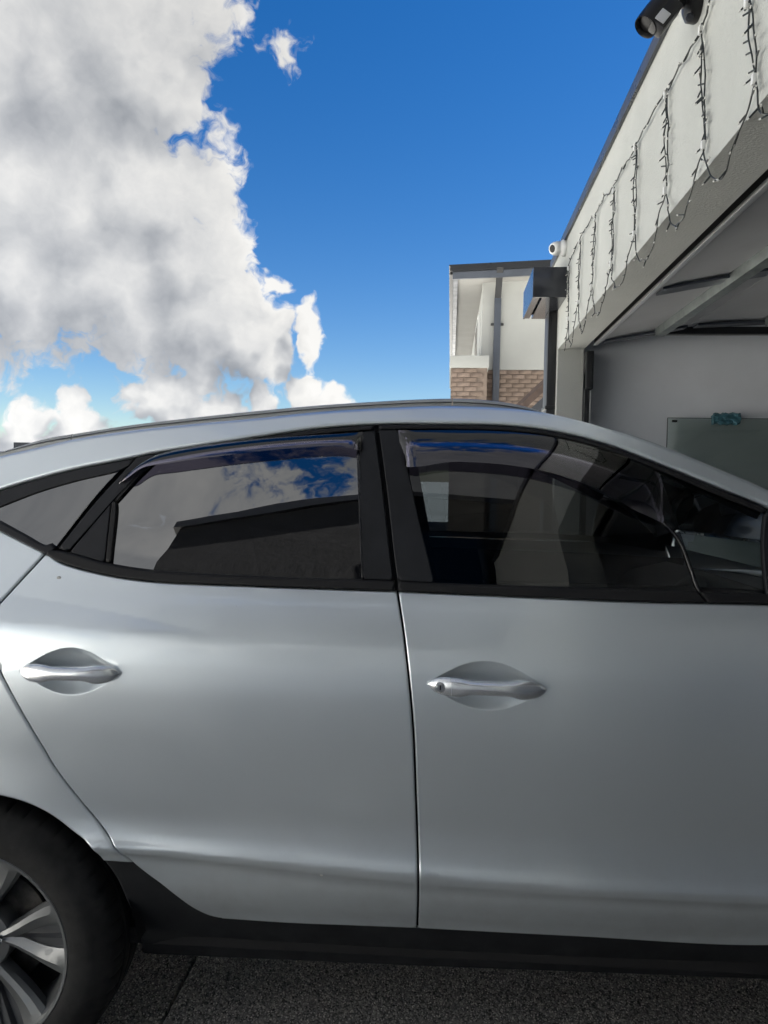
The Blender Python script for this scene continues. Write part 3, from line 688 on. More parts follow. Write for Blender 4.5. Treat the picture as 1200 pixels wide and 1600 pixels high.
# ---- doors
rear_door_root_seg_left = shift(rear_edge, G)
cre = (.47, .58)
rear_door = panel('rear_door', [shift(belt[3:9], 0, -.001)[::1][:0]+[(rear_up[0][0]+G, rear_up[0][1])]+[p for p in belt if rear_up[0][0]+.02 < p[0] < seam[4][0]-.01]+[(seam[4][0]-G, seam[4][1])],
                                shift(seam[4:], -G), [(door_bot[-1][0]-G, door_bot[-1][1])]+door_bot[::-1][1:], shift(rear_low[::-1], G)+[], shift(rear_up[::-1], G)],
                  M['paint'], car, r=.0045, grid=.016, extra=[HX[1], lens_pts(HANDLES[1]), (-.95, .075, .485, .585, .0065), (-1.07, -.45, 1.03, 1.175, .006)])
fd_front = [(1.10, .415), (1.115, .55), (1.11, .75), (1.09, .95), (1.05, 1.10), (1.02, belt_end[1])]
front_door = panel('front_door', [[(seam[4][0]+G, seam[4][1])]+[p for p in belt if p[0] > seam[4][0]+.02]+[belt_end], fd_front[::-1], door_bot_f[::-1], shift(seam[4:][::-1], G)],
                   M['paint'], car, r=.0045, grid=.016, extra=[HX[0], lens_pts(HANDLES[0]), (.0, 1.1, .465, .575, .0085)])
# ---- rear quarter with the wheel arch
arch = T([(0, 1244), (37, 1254), (75, 1271.5), (112, 1299), (140, 1325), (161, 1346)])
RW = (float(TV([(-57, 1490)], .05)[0][0]), .286)
ar = math.dist(arch[0], RW)
arc_l = [(RW[0]+ar*math.cos(t)*1.0, RW[1]+ar*math.sin(t)) for t in np.linspace(math.atan2(arch[0][1]-RW[1], arch[0][0]-RW[0])+.16, R(200), 9)]
q_top = [(-1.75, 1.16), (-1.5, 1.205), (-1.25, 1.19)]
quarter = panel('quarter_panel', [q_top+[p for p in belt if -1.2 < p[0] < rear_up[0][0]-.012]+[(rear_up[0][0]-G, rear_up[0][1])], shift(rear_up, -G), shift(rear_low[:7], -G),
                                  [(rear_low[6][0]-G, rear_low[6][1]), arch[-1]], arch[::-1]+arc_l, [arc_l[-1], (-1.72, .34)], [(-1.72, .34), (-1.80, .6), (-1.82, .9), (-1.75, 1.16)]],
                M['paint'], car, r=.006, grid=.02, flange=.03, extra=[(-1.4, -.98, 1.02, 1.19, .009)])
# ---- front wing
FW = (RW[0]+2.733, .286); far_ = [(FW[0]+ar*math.cos(t), FW[1]+ar*math.sin(t)) for t in np.linspace(R(176), R(-12), 15)]
panel('front_wing', [[(1.026, belt_end[1]), (1.3, 1.10), (1.6, 1.03), (1.95, .93), (2.2, .80)], [(2.2, .80), (2.22, .6), (2.16, .32)], [(2.16, .32), far_[-1]], far_[::-1], [far_[0], (1.118, .42)],
                     [(1.118, .42)]+shift(fd_front[1:], .008)], M['paint'], car, r=.005, grid=.025)
# ---- sill cladding
arch_c = T([(160, 1345), (185, 1382), (201, 1418), (212, 1450), (220, 1477), (220, 1488)], .010)
sill_b = T([(221, 1490), (300, 1494), (450, 1501), (760, 1514), (1000, 1523), (1200, 1531)], .014)
sill_b = [(sill_b[0][0], sill_b[0][1])]+sill_b[1:]+[(1.26, sill_b[-1][1]-.003)]
clad_top = [(p[0]-.004, p[1]+.004) for p in rear_low[6:-1]]+[(p[0], p[1]+.006) for p in door_bot[:-1]]+[(p[0], p[1]+.006) for p in door_bot_f]
def S_clad(u, z): return S(u, z, False)+.012
panel('sill_cladding', [[(clad_top[0][0]-.002, clad_top[0][1])]+clad_top+[(1.26, .425)], [(1.26, .425), (1.27, .34), (1.26, sill_b[-1][1])], sill_b[::-1], arch_c[::-1], [arch_c[0], clad_top[0]]],
      M['cladding'], car, off=0, r=.008, grid=.018, flange=.02, depth=S_clad, extra=[(-.70, 1.2, .36, .45, .009)])
# ---- roof side: cant rail running into the front pillar
rs_top = T([(-120, 752), (-60, 730), (0, 712), (60, 698), (113, 686), (200, 673), (300, 662), (400, 653), (500, 643), (600, 637), (700, 634), (800, 638), (850, 644), (905, 656), (950, 668.5), (1000, 683), (1060, 705), (1130, 734), (1200, 764)])
rs_top = rs_top+[(rs_top[-1][0]+.16, rs_top[-1][1]-.090), (rs_top[-1][0]+.31, rs_top[-1][1]-.20)]
roof_side = panel('roof_side', [shift(rs_top, 0, 0), [rs_top[-1], top_line[-1]], top_line[::-1], [top_line[0], (-1.25, 1.20), (-1.5, 1.215), (-1.72, 1.17), (-1.66, 1.25), rs_top[0]]], M['paint'], car, r=.012, grid=.018, flange=.02, off=0)

# ---- glass and black trim of the side windows
wa = T([(-90, 808), (0, 790), (60, 769), (130, 749), (186, 734)], .006)
q_glass = panel('quarter_window', [T([(-110, 772), (-60, 754), (0, 778), (60, 757), (150, 732), (195, 726)], .006)[2:], T([(195, 726), (150, 775), (85, 858)], .006), T([(85, 858), (40, 842), (0, 822), (-45, 795)], .006),
                                   T([(-45, 795), (-20, 785), (0, 778)], .006)], M['tint_rear'], car, off=.007, r=.002, flange=.004, grid=.03)
def trim(name, segs, mat, parent, off=0., **k): return panel(name, segs, M[mat], parent, off=off, **({'r': .003, 'grid': .02, 'flange': .012}|k))
# upper frame of the quarter window, thick black band
trim('window_frame', [T([(-60, 789), (0, 767.5), (100, 739), (200, 718.5), (210, 716.8)]), T([(210, 716.8), (202, 727)]), T([(202, 727), (183, 736), (120, 751), (60, 768.5), (0, 791.5), (-50, 811)]), T([(-50, 811), (-60, 789)])], 'black_trim', car, .002)
trim('window_frame', [T([(-50, 812), (0, 814), (40, 836), (71, 852), (80, 849)])[1:], T([(80, 849), (88, 856), (72, 866)]), T([(72, 866), (40, 850), (0, 829), (-50, 803)])[:-1], T([(0, 829), (0, 814)])], 'black_trim', car, -.004, r=.004)
trim('window_frame', [T([(-52, 800), (0, 814)]), T([(0, 814), (0, 829)]), T([(0, 829), (-62, 800)]), T([(-62, 800), (-52, 800)])], 'black_trim', car, -.004, r=.004)
# rear door frame: sloping rear pillar, triangle, thin upper strip
trim('window_frame', [T([(213, 716), (239, 710.5), (243, 714)]), T([(243, 714), (206, 752), (178, 781)]), T([(178, 781), (106, 862)]), T([(106, 862), (91, 857)]), T([(91, 857), (150, 784), (213, 716)])], 'black_trim', rear_door, -.001)
trim('corner_trim', [T([(173, 786), (163, 879)]), T([(163, 879), (108, 863)]), T([(108, 863), (173, 786)])], 'black_trim', rear_door, .001)
trim('window_seal', [T([(176, 783), (180, 783), (173, 880)]), T([(173, 880), (165, 879)]), T([(165, 879), (175, 783)])], 'rubber', rear_door, -.001, r=.002)
trim('window_seal', [T([(178, 781), (243, 712), (250, 712)]), T([(250, 712), (212, 750), (181, 785)]), T([(181, 785), (178, 781)])], 'rubber', rear_door, .001, r=.002)
trim('window_seal', [T([(243, 709.5), (320, 697), (400, 685), (500, 671), (584, 665)]), T([(584, 665), (584, 671)]), T([(584, 671), (500, 677.5), (400, 691.5), (320, 703), (246, 716)]), T([(246, 716), (243, 709.5)])], 'rubber', rear_door, -.003)
trim('window_seal', [T([(592, 664.5), (700, 664.5), (800, 667.5), (867, 676), (943, 694.5), (1033, 728), (1133, 768.5), (1200, 795.5)]), T([(1200, 795.5), (1196, 803)]), T([(1196, 803), (1128, 776), (1030, 735), (942, 701), (865, 682), (800, 673.5), (700, 670), (592, 670.5)]), T([(592, 670.5), (592, 664.5)])], 'rubber', front_door, -.003)
bl_hi = T([(72, 858), (107, 863), (163, 879), (243, 891.5), (400, 900.5), (617, 907.5)]); bl_lo = T([(617, 923), (400, 915.5), (233, 907.5), (160, 896.5), (93, 877.5), (74, 868)])
def belt_trim(hi, lo, parent):
    trim('belt_moulding', [hi, [hi[-1], lo[0]], lo, [lo[-1], hi[0]]], 'rubber', parent, -.006, r=.006, grid=.012)
belt_trim(bl_hi, bl_lo, rear_door)
belt_trim(T([(621, 907.5), (677, 911), (800, 915.5), (1000, 921), (1088, 923.5)]), T([(1104, 941.5), (987, 939.5), (800, 931.5), (622, 923.5)]), front_door)
belt_trim(T([(1092, 925), (1140, 927), (1200, 929)])+[(1.0, 1.145)], [(1.0, 1.125)]+T([(1200, 944.5), (1106, 942)]), front_door)
# B pillar covers
trim('pillar_cover', [T([(556, 676), (585.5, 672.5)]), T([(585.5, 672.5), (598, 766), (608.5, 860), (614.5, 906.5)]), T([(614.5, 906.5), (566, 905)]), T([(566, 905), (562, 820), (556, 676)])], 'black_trim', rear_door, -.001)
trim('pillar_cover', [T([(592, 672), (622, 671.5)]), T([(622, 671.5), (638, 736), (655, 815), (679, 910.5)]), T([(679, 910.5), (621, 907)]), T([(621, 907), (615, 860), (604.5, 766), (592, 672)])], 'black_trim', front_door, -.001)
trim('window_seal', [T([(556.5, 690), (559, 690), (565, 820), (568, 905)]), T([(568, 905), (565, 905)]), T([(565, 905), (561.5, 820), (556.5, 690)])], 'gloss_trim', rear_door, -.0015, r=.001, grid=.03)
# panes
def pane_depth(u0, u1):
    def f(u, z): u = np.asarray(u, float); return S(u, z, False)+(.010+.028*sst(np.asarray(z, float), 1.10, 1.45))*((u0+u1)*u-u0*u1-u*u)
    return f
rg = panel('window', [T([(178, 784), (214, 745), (250, 711), (400, 688), (565, 671)]), T([(565, 671), (566, 780), (573, 908)]), T([(573, 908), (400, 903), (243, 894), (166, 881)]), T([(166, 881), (178, 784)])], M['tint_rear'], rear_door, off=.008, r=0, flange=.004, grid=.03, depth=pane_depth(-.85, -.08))
fg = panel('window', [T([(615, 668), (700, 668), (800, 671), (867, 680), (943, 699), (1030, 733)]), T([(1030, 733), (1050, 790), (1068, 842), (1090, 905), (1104, 942)]), T([(1104, 942), (800, 918), (672, 914)]), T([(672, 914), (638, 760), (615, 668)])], M['tint_front'], front_door, off=.008, r=0, flange=.004, grid=.03, depth=pane_depth(-.08, .55))
fq = panel('quarter_window', [T([(1030, 733), (1128, 774), (1200, 806)])+[(.95, 1.33)], [(.95, 1.33), (.99, 1.20), (.99, 1.13)], [(.99, 1.13)]+T([(1200, 932), (1104, 942)]), T([(1104, 942), (1090, 905), (1068, 842), (1050, 790), (1030, 733)])], M['clear_glass'], front_door, off=.007, r=0, flange=.004, grid=.04)
trim('window_divider', [T([(1036, 812), (1046, 822), (1066, 846), (1084, 892), (1094, 918), (1108, 940)]), T([(1108, 940), (1102, 941)]), T([(1102, 941), (1088, 918), (1079, 892), (1062, 848), (1043, 824), (1034, 816)]), T([(1034, 816), (1036, 812)])], 'gloss_trim', front_door, .002, r=.002)
trim('mirror_sail', [T([(1196, 800), (1200, 800)])+[(.97, 1.31)], [(.97, 1.31), (1.06, 1.20), (1.06, 1.14)], [(1.06, 1.14)]+T([(1200, 930), (1197, 928)]), T([(1197, 928), (1192, 870), (1192, 830), (1196, 800)])], 'black_trim', front_door, -.004)
# ---- wind deflectors: smoked strips standing off the glass
def deflector(parent, top, bot, bulge, name='wind_deflector', ends=(.5, .5)):
    a = spline(top, .012); b = spline(bot, .012); n = 70
    def rs(p):
        d = np.r_[0, np.cumsum(np.linalg.norm(np.diff(p, axis=0), axis=1))]; t = np.linspace(0, d[-1], n); return np.stack([np.interp(t, d, p[:, 0]), np.interp(t, d, p[:, 1])], 1)
    a, b = rs(a), rs(b); k = 9; V = []
    for i in range(n):
        e = min(1, (i/(n-1))/max(.02, ends[0])) ; e2 = min(1, (1-i/(n-1))/max(.02, ends[1])); env = math.sin(min(e, e2)*math.pi/2)**.6
        for j in range(k):
            t = j/(k-1); p = a[i]*(1-t)+b[i]*t; s = float(S(p[0], p[1], False))
            out = -.001-bulge*env*math.sin(t**.7*math.pi/2)
            V.append((p[0], s+out, p[1]))
    V = np.array(V); W = V.copy(); W[:, 1] += .0028
    A = np.vstack([V, W]); o = n*k; F = []
    for i in range(n-1):
        for j in range(k-1):
            q = (i*k+j, (i+1)*k+j, (i+1)*k+j+1, i*k+j+1); F.append(q[::-1]); F.append(tuple(x+o for x in q))
        F.append((i*k+k-1, (i+1)*k+k-1, (i+1)*k+k-1+o, i*k+k-1+o)); F.append((i*k, i*k+o, (i+1)*k+o, (i+1)*k))
    F.append(tuple(range(k))+tuple(range(o+k-1, o-1, -1))); q = (n-1)*k; F.append(tuple(range(q+k-1, q-1, -1))+tuple(range(o+q, o+q+k)))
    ob = mesh_obj(name, A, F, M['acrylic'], parent, auto=40)
    B = A.copy(); B[:, 1] = 2*HALF-B[:, 1]; mesh_obj(name, B, [f[::-1] for f in F], M['acrylic'], bpy.data.objects[parent['_twin']], auto=40)
    return ob
deflector(rear_door, T([(186, 756), (208, 732), (236, 714), (270, 704), (400, 685.5), (552, 675), (567, 675)]), T([(190, 755), (206, 746), (228, 731), (270, 724), (400, 707), (535, 698.5), (568, 706)]), .022, ends=(.06, .05))
deflector(front_door, T([(622, 672), (720, 671.5), (800, 674.5), (866, 683), (943, 702), (1000, 722), (1030, 740), (1038, 810)]), T([(629, 729), (650, 730), (702, 722.5), (760, 724), (800, 728), (850, 737), (917, 758), (985, 795), (1036, 818)]), .026, ends=(.05, .3))

# ---- door handles
def handle(parent, H, front):
    hu, hz, hl, up, dn, ti = H; n = 56; k = 16; V = []
    for i in range(n):
        t = -1+2*i/(n-1); c = max(1-abs(t)**2.4, 0)
        lens = .053*max(math.cos(min(abs(t), 1)*math.pi/2), 0)**.72; grip = math.exp(-((t-.04)/.44)**6); hh = (lens**-4+.0235**-4)**-.25 if lens > 1e-4 else .0005; hh *= .93-.26*grip
        u = hu+t*hl*.985; z0 = hz+ti*(u-hu)+.002*grip
        s = float(S(u, z0, False)); p = .024*max(1-abs(t)**2.6, 0)**.8; th = .0035+.0115*c**.5
        hh = max(hh, .0008)
        for j in range(k):
            a = 2*math.pi*j/k; ca, sa = math.cos(a), math.sin(a)
            V.append((u, s-p+.002+th*(-np.sign(ca)*abs(ca)**.8), z0+hh*np.sign(sa)*abs(sa)**.75))
    V = np.array(V); F = [(i*k+j, (i+1)*k+j, (i+1)*k+(j+1) % k, i*k+(j+1) % k) for i in range(n-1) for j in range(k)]+[tuple(range(k)), tuple(range((n-1)*k, n*k))[::-1]]
    cut = int(n*(.205 if front else .16))
    def part(name, i0, i1, mirror):
        f = [q for q in F if len(q) == 4 and i0 <= q[0]//k < i1]; f += [tuple(range(i0*k, i0*k+k)), tuple(range(i1*k, i1*k+k))[::-1]]
        A = V.copy()
        if name == 'handle_cap': A[i1*k:i1*k+k, 0] -= .0006
        if mirror: A[:, 1] = 2*HALF-A[:, 1]
        us = sorted({i for q in f for i in q}); m = {o: x for x, o in enumerate(us)}
        o = MB().add(A[us], [[m[i] for i in q] for q in f]).build(name, M['handle'], bpy.data.objects[parent['_twin']] if mirror else parent, auto=55)
    for mir in (False, True):
        part('door_handle', cut, n-1, mir); part('handle_cap', 0, cut, mir)
    if front:
        u = hu-hl*.775; z = hz+ti*(u-hu); s = float(S(u, z, False))-.0268
        m = MB(); m.lathe([(.0, -.001), (.0072, -.001), (.0085, .001), (.0105, .0012), (.0108, .012)], 28, 0, (u, s, z)); m.build('key_lock', M['badge'], parent)
        m = MB(); m.box((u-.0012, s-.0018, z-.0052), (u+.0012, s-.0008, z+.0052)); m.build('key_slot', M['dark'], parent)
handle(front_door, HANDLES[0], True); handle(rear_door, HANDLES[1], False)

for (px, py, rr_) in ((502, 1367, .0045), (92, 904, .006)):
    cu, cz = T([(px, py)])[0]; cv = float(S(cu, cz, False)); m = MB(); m.lathe([(0, -.0006), (rr_*.7, -.0005), (rr_, .001)], 12, 0, (cu, cv, cz)); m.build('paint_chip', M['clip'] if py > 1000 else M['rail_light'], rear_door)
# ---- roof rails
def rail(mirror):
    v0 = .295
    top = TV([(-6, 708), (20, 699.5), (45, 691.5), (80, 682.5), (113, 677.5), (200, 664), (300, 652), (400, 641.5), (500, 632.5), (600, 626), (660, 623), (707, 622), (760, 624.5), (800, 630), (830, 637), (856, 647)], v0)
    bot = TV([(-4, 712), (20, 708.5), (45, 704), (80, 698), (113, 692), (200, 677.5), (300, 666.5), (400, 656.5), (500, 647), (600, 641), (660, 638.5), (707, 638), (760, 640), (800, 643.5), (830, 647), (858, 651)], v0)
    a = spline(top, .012); b = spline(bot, .012); n = 150
    def rs(p):
        x = np.linspace(p[0, 0], p[-1, 0], n); return x, np.interp(x, p[:, 0], p[:, 2])
    x, zt = rs(a); x2, zb_ = rs(b)
    sec = [(0, .0), (.004, .10), (.0045, .50), (.0015, .56), (.008, .57), (.008, .62), (.0015, .63), (.0035, .70), (.0065, .88), (.013, .98), (.022, 1.0), (.032, .92), (.036, .5), (.036, 0)]
    sec = [(q[0]-.004, q[1]) for q in sec]; k = len(sec)
    V = []
    for i in range(n):
        h = zt[i]-zb_[i]; sc = min(1, h/.018)
        for (dv, tz) in sec: V.append((x[i], v0+dv*sc, zb_[i]+tz*h-(0.004 if tz == 0 else 0)))
    V = np.array(V)
    j1 = int(np.argmin(abs(x-TV([(113, 684)], v0)[0][0]))); j2 = int(np.argmin(abs(x-TV([(708, 630)], v0)[0][0])))
    root = bpy.data.objects.new('roof_rail', None); COL.objects.link(root); root.parent = car; root.empty_display_size = .1
    if mirror: V[:, 1] = 2*HALF-V[:, 1]
    for nm, i0, i1 in (('end_cap', 0, j1), ('bar', j1, j2), ('end_cap', j2, n-1)):
        P = V[i0*k:(i1+1)*k].copy(); P[:k, 0] += .0012; P[-k:, 0] -= .0012; m_ = i1-i0+1
        F = [(i*k+j, (i+1)*k+j, (i+1)*k+(j+1) % k, i*k+(j+1) % k) for i in range(m_-1) for j in range(k)]
        fm = [1 if (q % k) in (3, 4, 5) else 0 for q in range(len(F))]
        F += [tuple(range(k)), tuple(range((m_-1)*k, m_*k))]; mb = MB(); mb.add(P, F); mb.m = fm+[0, 0]
        mb.build(nm, [M['rail_light'], M['rail_dark']], root, auto=30)
rail(False); rail(True)

# ---- roof skin, windscreen, bonnet, tail: loft between the two sides
def loft(name, stations, mat, crown, k=17, parent=car, sides=None):
    """stations: (u, v_edge, z_edge, crown height)"""
    V = []; n = len(stations)
    for (u, ve, ze, cr, du) in stations:
        for j in range(k):
            s = -1+2*j/(k-1); V.append((u+du*(1-s*s), HALF+s*(HALF-ve), ze+cr*(1-abs(s)**2.3)))
    F = [(i*k+j, i*k+j+1, (i+1)*k+j+1, (i+1)*k+j) for i in range(n-1) for j in range(k-1)]
    o = mesh_obj(name, V, F, mat, parent, smooth=True); m = o.modifiers.new('thick', 'SOLIDIFY'); m.thickness = .004; m.offset = 1; return o
rt = spline(rs_top, .03); st = []
for (u, z) in rt:
    if u < .30: st.append((u, float(S(u, z, False))+.010, z-.004, .034+.030*float(sst(-u, .1, 1.0)), 0))
loft('roof', st, M['paint'], .04)
st = []
for (u, z) in rt:
    if u >= .28: st.append((u, float(S(u, z, False))+.012, z-.006, .032*(1-(u-.28)/1.0), .05+.10*(u-.28)))
loft('windscreen', st, M['clear_glass'], .03)
ub = rt[-1][0]
loft('bonnet', [(ub-.02, .16, 1.06, .05, .12), (1.35, .12, 1.06, .045, .10), (1.7, .13, .985, .04, .08), (2.0, .16, .89, .04, .06), (2.18, .22, .79, .03, .05)], M['paint'], .04)
loft('front_bumper', [(2.19, .22, .79, .0, .09), (2.24, .16, .62, 0, .10), (2.24, .16, .45, 0, .10), (2.19, .2, .30, 0, .08)], M['cladding'], 0)
loft('tailgate', [(rt[0][0], .33, rt[0][1]-.006, .05, -.04), (-1.55, .22, 1.28, .02, -.10), (-1.72, .14, 1.13, 0, -.12), (-1.80, .07, .80, 0, -.08), (-1.80, .10, .45, 0, -.07), (-1.72, .2, .30, 0, -.05)], M['paint'], 0)
for s in (0, 1):
    f = lambda v: 2*HALF-v if s else v
    MB().box((2.05, min(f(.13), f(.38)), .72), (2.2, max(f(.13), f(.38)), .83), bev=.03).build('headlight', M['clear_lens'], car)
    MB().box((-1.83, min(f(.05), f(.30)), .92), (-1.72, max(f(.05), f(.30)), 1.10), bev=.02).build('tail_light', M['red_lens'], car)
    v0, v1 = sorted((f(-.17), f(.03))); m = MB(); m.box((1.06, v0, 1.15), (1.20, v1, 1.31), bev=.06); m.box((1.07, *sorted((f(.02), f(.09)))[:1], 1.15), (1.13, sorted((f(.02), f(.09)))[1], 1.19), bev=.01)
    m.build('wing_mirror', M['paint'], car)

# ---- inner body: dark shell behind skins, floor, far side blockers, cabin
def shell_depth(u, z): return S(u, z, False)+.035
panel('inner_body', [[(-.70, .36), (-.60, .36), (1.12, .34)], [(1.12, .34), (1.12, 1.10)], [(1.12, 1.10), (.6, 1.115), (0, 1.125), (-.5, 1.14), (-.85, 1.16)], [(-.85, 1.16), (-.90, .9), (-.84, .62), (-.75, .45), (-.70, .36)]], M['dark'], car, depth=shell_depth, r=0, grid=.06, flange=0)
def pillar(pts_a, pts_b):
    panel('window_surround', [pts_a, [pts_a[-1], pts_b[0]], pts_b, [pts_b[-1], pts_a[0]]], M['dark'], car, depth=lambda u, z: S(u, z, False)+.022, r=0, grid=.05, flange=.01)
pillar(T([(545, 676), (640, 673)]), T([(685, 915), (550, 908)]))
pillar(T([(200, 722), (262, 712)]), T([(180, 795), (178, 885), (80, 860)]))
pillar(T([(-60, 790), (240, 706), (583, 662), (800, 665), (943, 692), (1200, 794)]), T([(1190, 812), (940, 704), (800, 676), (583, 674), (240, 720), (-55, 806)]))
pillar(T([(-62, 808), (0, 836), (93, 880), (233, 910), (617, 925), (1200, 945)])+[(1.03, 1.13)], [(1.03, 1.16)]+T([(1200, 926), (617, 906), (243, 890), (100, 860), (0, 812), (-40, 795)]))
pillar(T([(222, 712), (150, 792), (96, 862)]), T([(70, 856), (130, 790), (196, 714)]))
mb = MB(); mb.box((-1.7, .16, .26), (2.1, 2*HALF-.16, .30)); mb.build('floor_pan', M['dark'], car)
mb = MB(); mb.box((-1.60, .14, .31), (-1.45, 2*HALF-.14, 1.05)); mb.build('rear_bulkhead', M['dark'], car)
mb = MB(); mb.box((1.16, .14, .31), (1.24, 2*HALF-.14, 1.02)); mb.build('firewall', M['dark'], car)
def wheel_house(c):
    for side in (0, 1):
        m = MB(); n = 22; vs = (.075, .36) if not side else (2*HALF-.36, 2*HALF-.075); P = []
        for a in np.linspace(R(4), R(178), n):
            for v in vs: P.append((c[0]+(ar+.003)*math.cos(a), v, c[1]+(ar+.003)*math.sin(a)))
        vi = vs[1] if not side else vs[0]
        q = len(P); P.append((c[0], vi, c[1])); iv = 1 if not side else 0
        F = [(2*i, 2*i+2, 2*i+3, 2*i+1) for i in range(n-1)]+[(2*i+iv, 2*i+2+iv, q) for i in range(n-1)]
        m.add(P, F); m.build('arch_liner', M['dark'], car)
wheel_house(RW); wheel_house(FW)
# seats, dashboard, steering wheel
def seat(u, v):
    s = bpy.data.objects.new('seat', None); COL.objects.link(s); s.parent = car; s.empty_display_size = .1
    MB().box((u-.25, v-.25, .55), (u+.27, v+.25, .72), bev=.06).build('cushion', M['cabin'], s)
    m = MB(); a = [(u-.30, .66), (u-.14, .68), (u-.27, 1.26), (u-.37, 1.26)]; m.prism(a, 1, v-.23, v+.23); m.build('backrest', M['cabin'], s)
    MB().box((u-.40, v-.12, 1.29), (u-.29, v+.12, 1.46), bev=.04).build('headrest', M['cabin'], s)
for v in (.52, 1.30): seat(.22, v)
for v in (.48, .91, 1.34): seat(-.55, v)
mb = MB(); mb.prism([(.80, .70), (1.16, .70), (1.16, 1.06), (1.02, 1.09), (.86, 1.05), (.78, .96)], 1, .14, 2*HALF-.14); mb.build('dashboard', M['cabin_plastic'], car)
sw = bpy.data.objects.new('steering_wheel', None); COL.objects.link(sw); sw.parent = car; sw.empty_display_size = .1
c0 = Vector((.66, .52, .99)); ax = Vector((-1, 0, .42)).normalized(); e1 = Vector((0, 1, 0)); e2 = ax.cross(e1)
ring = [c0+(e1*math.cos(t)+e2*math.sin(t))*.185 for t in np.linspace(0, 2*math.pi, 49)]
MB().tube(ring, .015, 10, caps=False).build('rim', M['cabin_plastic'], sw)
m = MB(); m.lathe([(.0, .03), (.06, .028), (.075, .015), (.075, -.03), (0, -.03)], 28, 0, tuple(c0), tuple(ax)); m.build('hub', M['cabin_plastic'], sw)
for t in (0, math.pi, -math.pi/2):
    d_ = e1*math.cos(t)+e2*math.sin(t); MB().tube([c0+d_*.06, c0+d_*.18], .016, 8).build('spoke', M['cabin_plastic'], sw)
m = MB(); m.box((-.014, -.014, 0), (.014, .014, .002)); b_ = m.build('emblem', M['badge'], sw); b_.matrix_local = Matrix.Translation(c0+ax*.031) @ ax.to_track_quat('Z', 'Y').to_matrix().to_4x4()

# ---- wheels
def wheel(c, side, spin):
    w = bpy.data.objects.new('wheel', None); COL.objects.link(w); w.parent = car; w.empty_display_size = .1
    w.location = (c[0], .055, .280) if not side else (c[0], 2*HALF-.055, .280); w.scale = (1/CAR_S,)*3
    if side: w.rotation_euler.z = math.pi
    # axis +y points inboard; outer face at y = 0
    t = MB()
    prof = [(.226, .028), (.236, .010), (.248, .003), (.262, .000), (.285, .000), (.300, .005), (.312, .014), (.322, .022), (.332, .030), (.338, .040), (.342, .055), (.3435, .074), (.336, .076), (.336, .084), (.344, .086), (.3445, .112), (.337, .114), (.337, .124), (.3445, .126), (.344, .152), (.336, .154), (.336, .162), (.3435, .164), (.341, .188), (.335, .200), (.318, .216), (.285, .228), (.250, .225), (.226, .205)]
    def mod(i, j, r):
        if 8 <= i <= 11 and j % 6 == 0: return r-.0035
        if 7 <= i <= 8 and j % 6 == 3: return r-.0015
        return r
    t.lathe(prof, 300, 0, (0, 0, 0), (0, 1, 0), mod=mod); t.build('tyre', M['tyre'], w, auto=28)
    t = MB(); t.lathe([(.2405, .016), (.2415, .010), (.238, .006), (.231, .008), (.227, .016), (.2235, .034), (.213, .055), (.205, .10), (.203, .18), (.222, .20), (.234, .205), (.234, .19)], 96, 0); t.build('rim', M['alloy'], w, auto=35)
    # hub and five forked spokes
    h = MB(); h.lathe([(.0, .038), (.027, .038), (.030, .041), (.033, .048), (.050, .052), (.074, .056), (.078, .064), (.078, .11), (0, .11)], 60, 0); h.build('hub', M['alloy'], w, auto=30)
    h = MB(); h.lathe([(0, .0355), (.024, .036), (.0265, .040)], 40, 0); h.build('hub_cap', M['alloy_dark'], w, auto=40)
    for s in range(5):
        a0 = spin+2*math.pi*s/5
        for sg in (-1, 1):
            n = 16; V = []
            for i in range(n):
                q = i/(n-1); r = .050+(.2275-.050)*q; ang = a0+sg*(R(15)*(q**.75)+R(5)*math.sin(q*math.pi)); y = .050-.034*q**1.5
                wd = (.0155+.005*q+.015*q**3); dp = .040
                ct = np.array([math.cos(ang), math.sin(ang)]); tg = np.array([-math.sin(ang), math.cos(ang)])*sg
                for (a, b) in ((-.95, .010), (-.55, .0055), (.15, .000), (.75, .0045), (1.0, .016), (.85, dp), (-.85, dp)):
                    xy = ct*r+tg*wd*a; V.append((xy[0], y+b, xy[1]))
            k = 7; F = [(i*k+j, (i+1)*k+j, (i+1)*k+(j+1) % k, i*k+(j+1) % k) for i in range(n-1) for j in range(k)]+[tuple(range(k)), tuple(range((n-1)*k, n*k))]
            MB().add(V, F).build('spoke', M['alloy'], w, auto=26)
        # recessed web with a fine ridge between the fork
        V = []; n = 12
        for i in range(n):
            q = i/(n-1); r = .075+(.222-.075)*q; half = R(2+12*q**.8)
            for t_ in (-1, -.12, 0, .12, 1):
                an = a0+t_*half; V.append((r*math.cos(an), .066-.030*q-(.012 if t_ == 0 else 0), r*math.sin(an)))
        MB().add(V, [(i*5+j, i*5+j+1, (i+1)*5+j+1, (i+1)*5+j) for i in range(n-1) for j in range(4)]).build('spoke_web', M['alloy_dark'], w, auto=20)
        an = a0; MB().lathe([(0, .040), (.006, .041), (.0085, .044), (.0095, .062)], 6, 0, (.0572*math.cos(an), 0, .0572*math.sin(an))).build('lug_nut', M['chrome'], w, auto=40)
    d_ = MB(); d_.lathe([(.06, .105), (.145, .105), (.147, .11), (.145, .118), (.06, .118)], 64, 0); d_.build('brake_disc', M['steel_dark'], w, auto=35)
    d_ = MB(); d_.box((-.17, .085, -.05), (-.09, .14, .07), bev=.012); d_.build('brake_caliper', M['steel_dark'], w)
    d_ = MB(); d_.lathe([(0, .13), (.2075, .135)], 40, 0); d_.build('backing_plate', M['dark'], w)
for c in (RW, FW):
    for s in (0, 1): wheel(c, s, R(9))
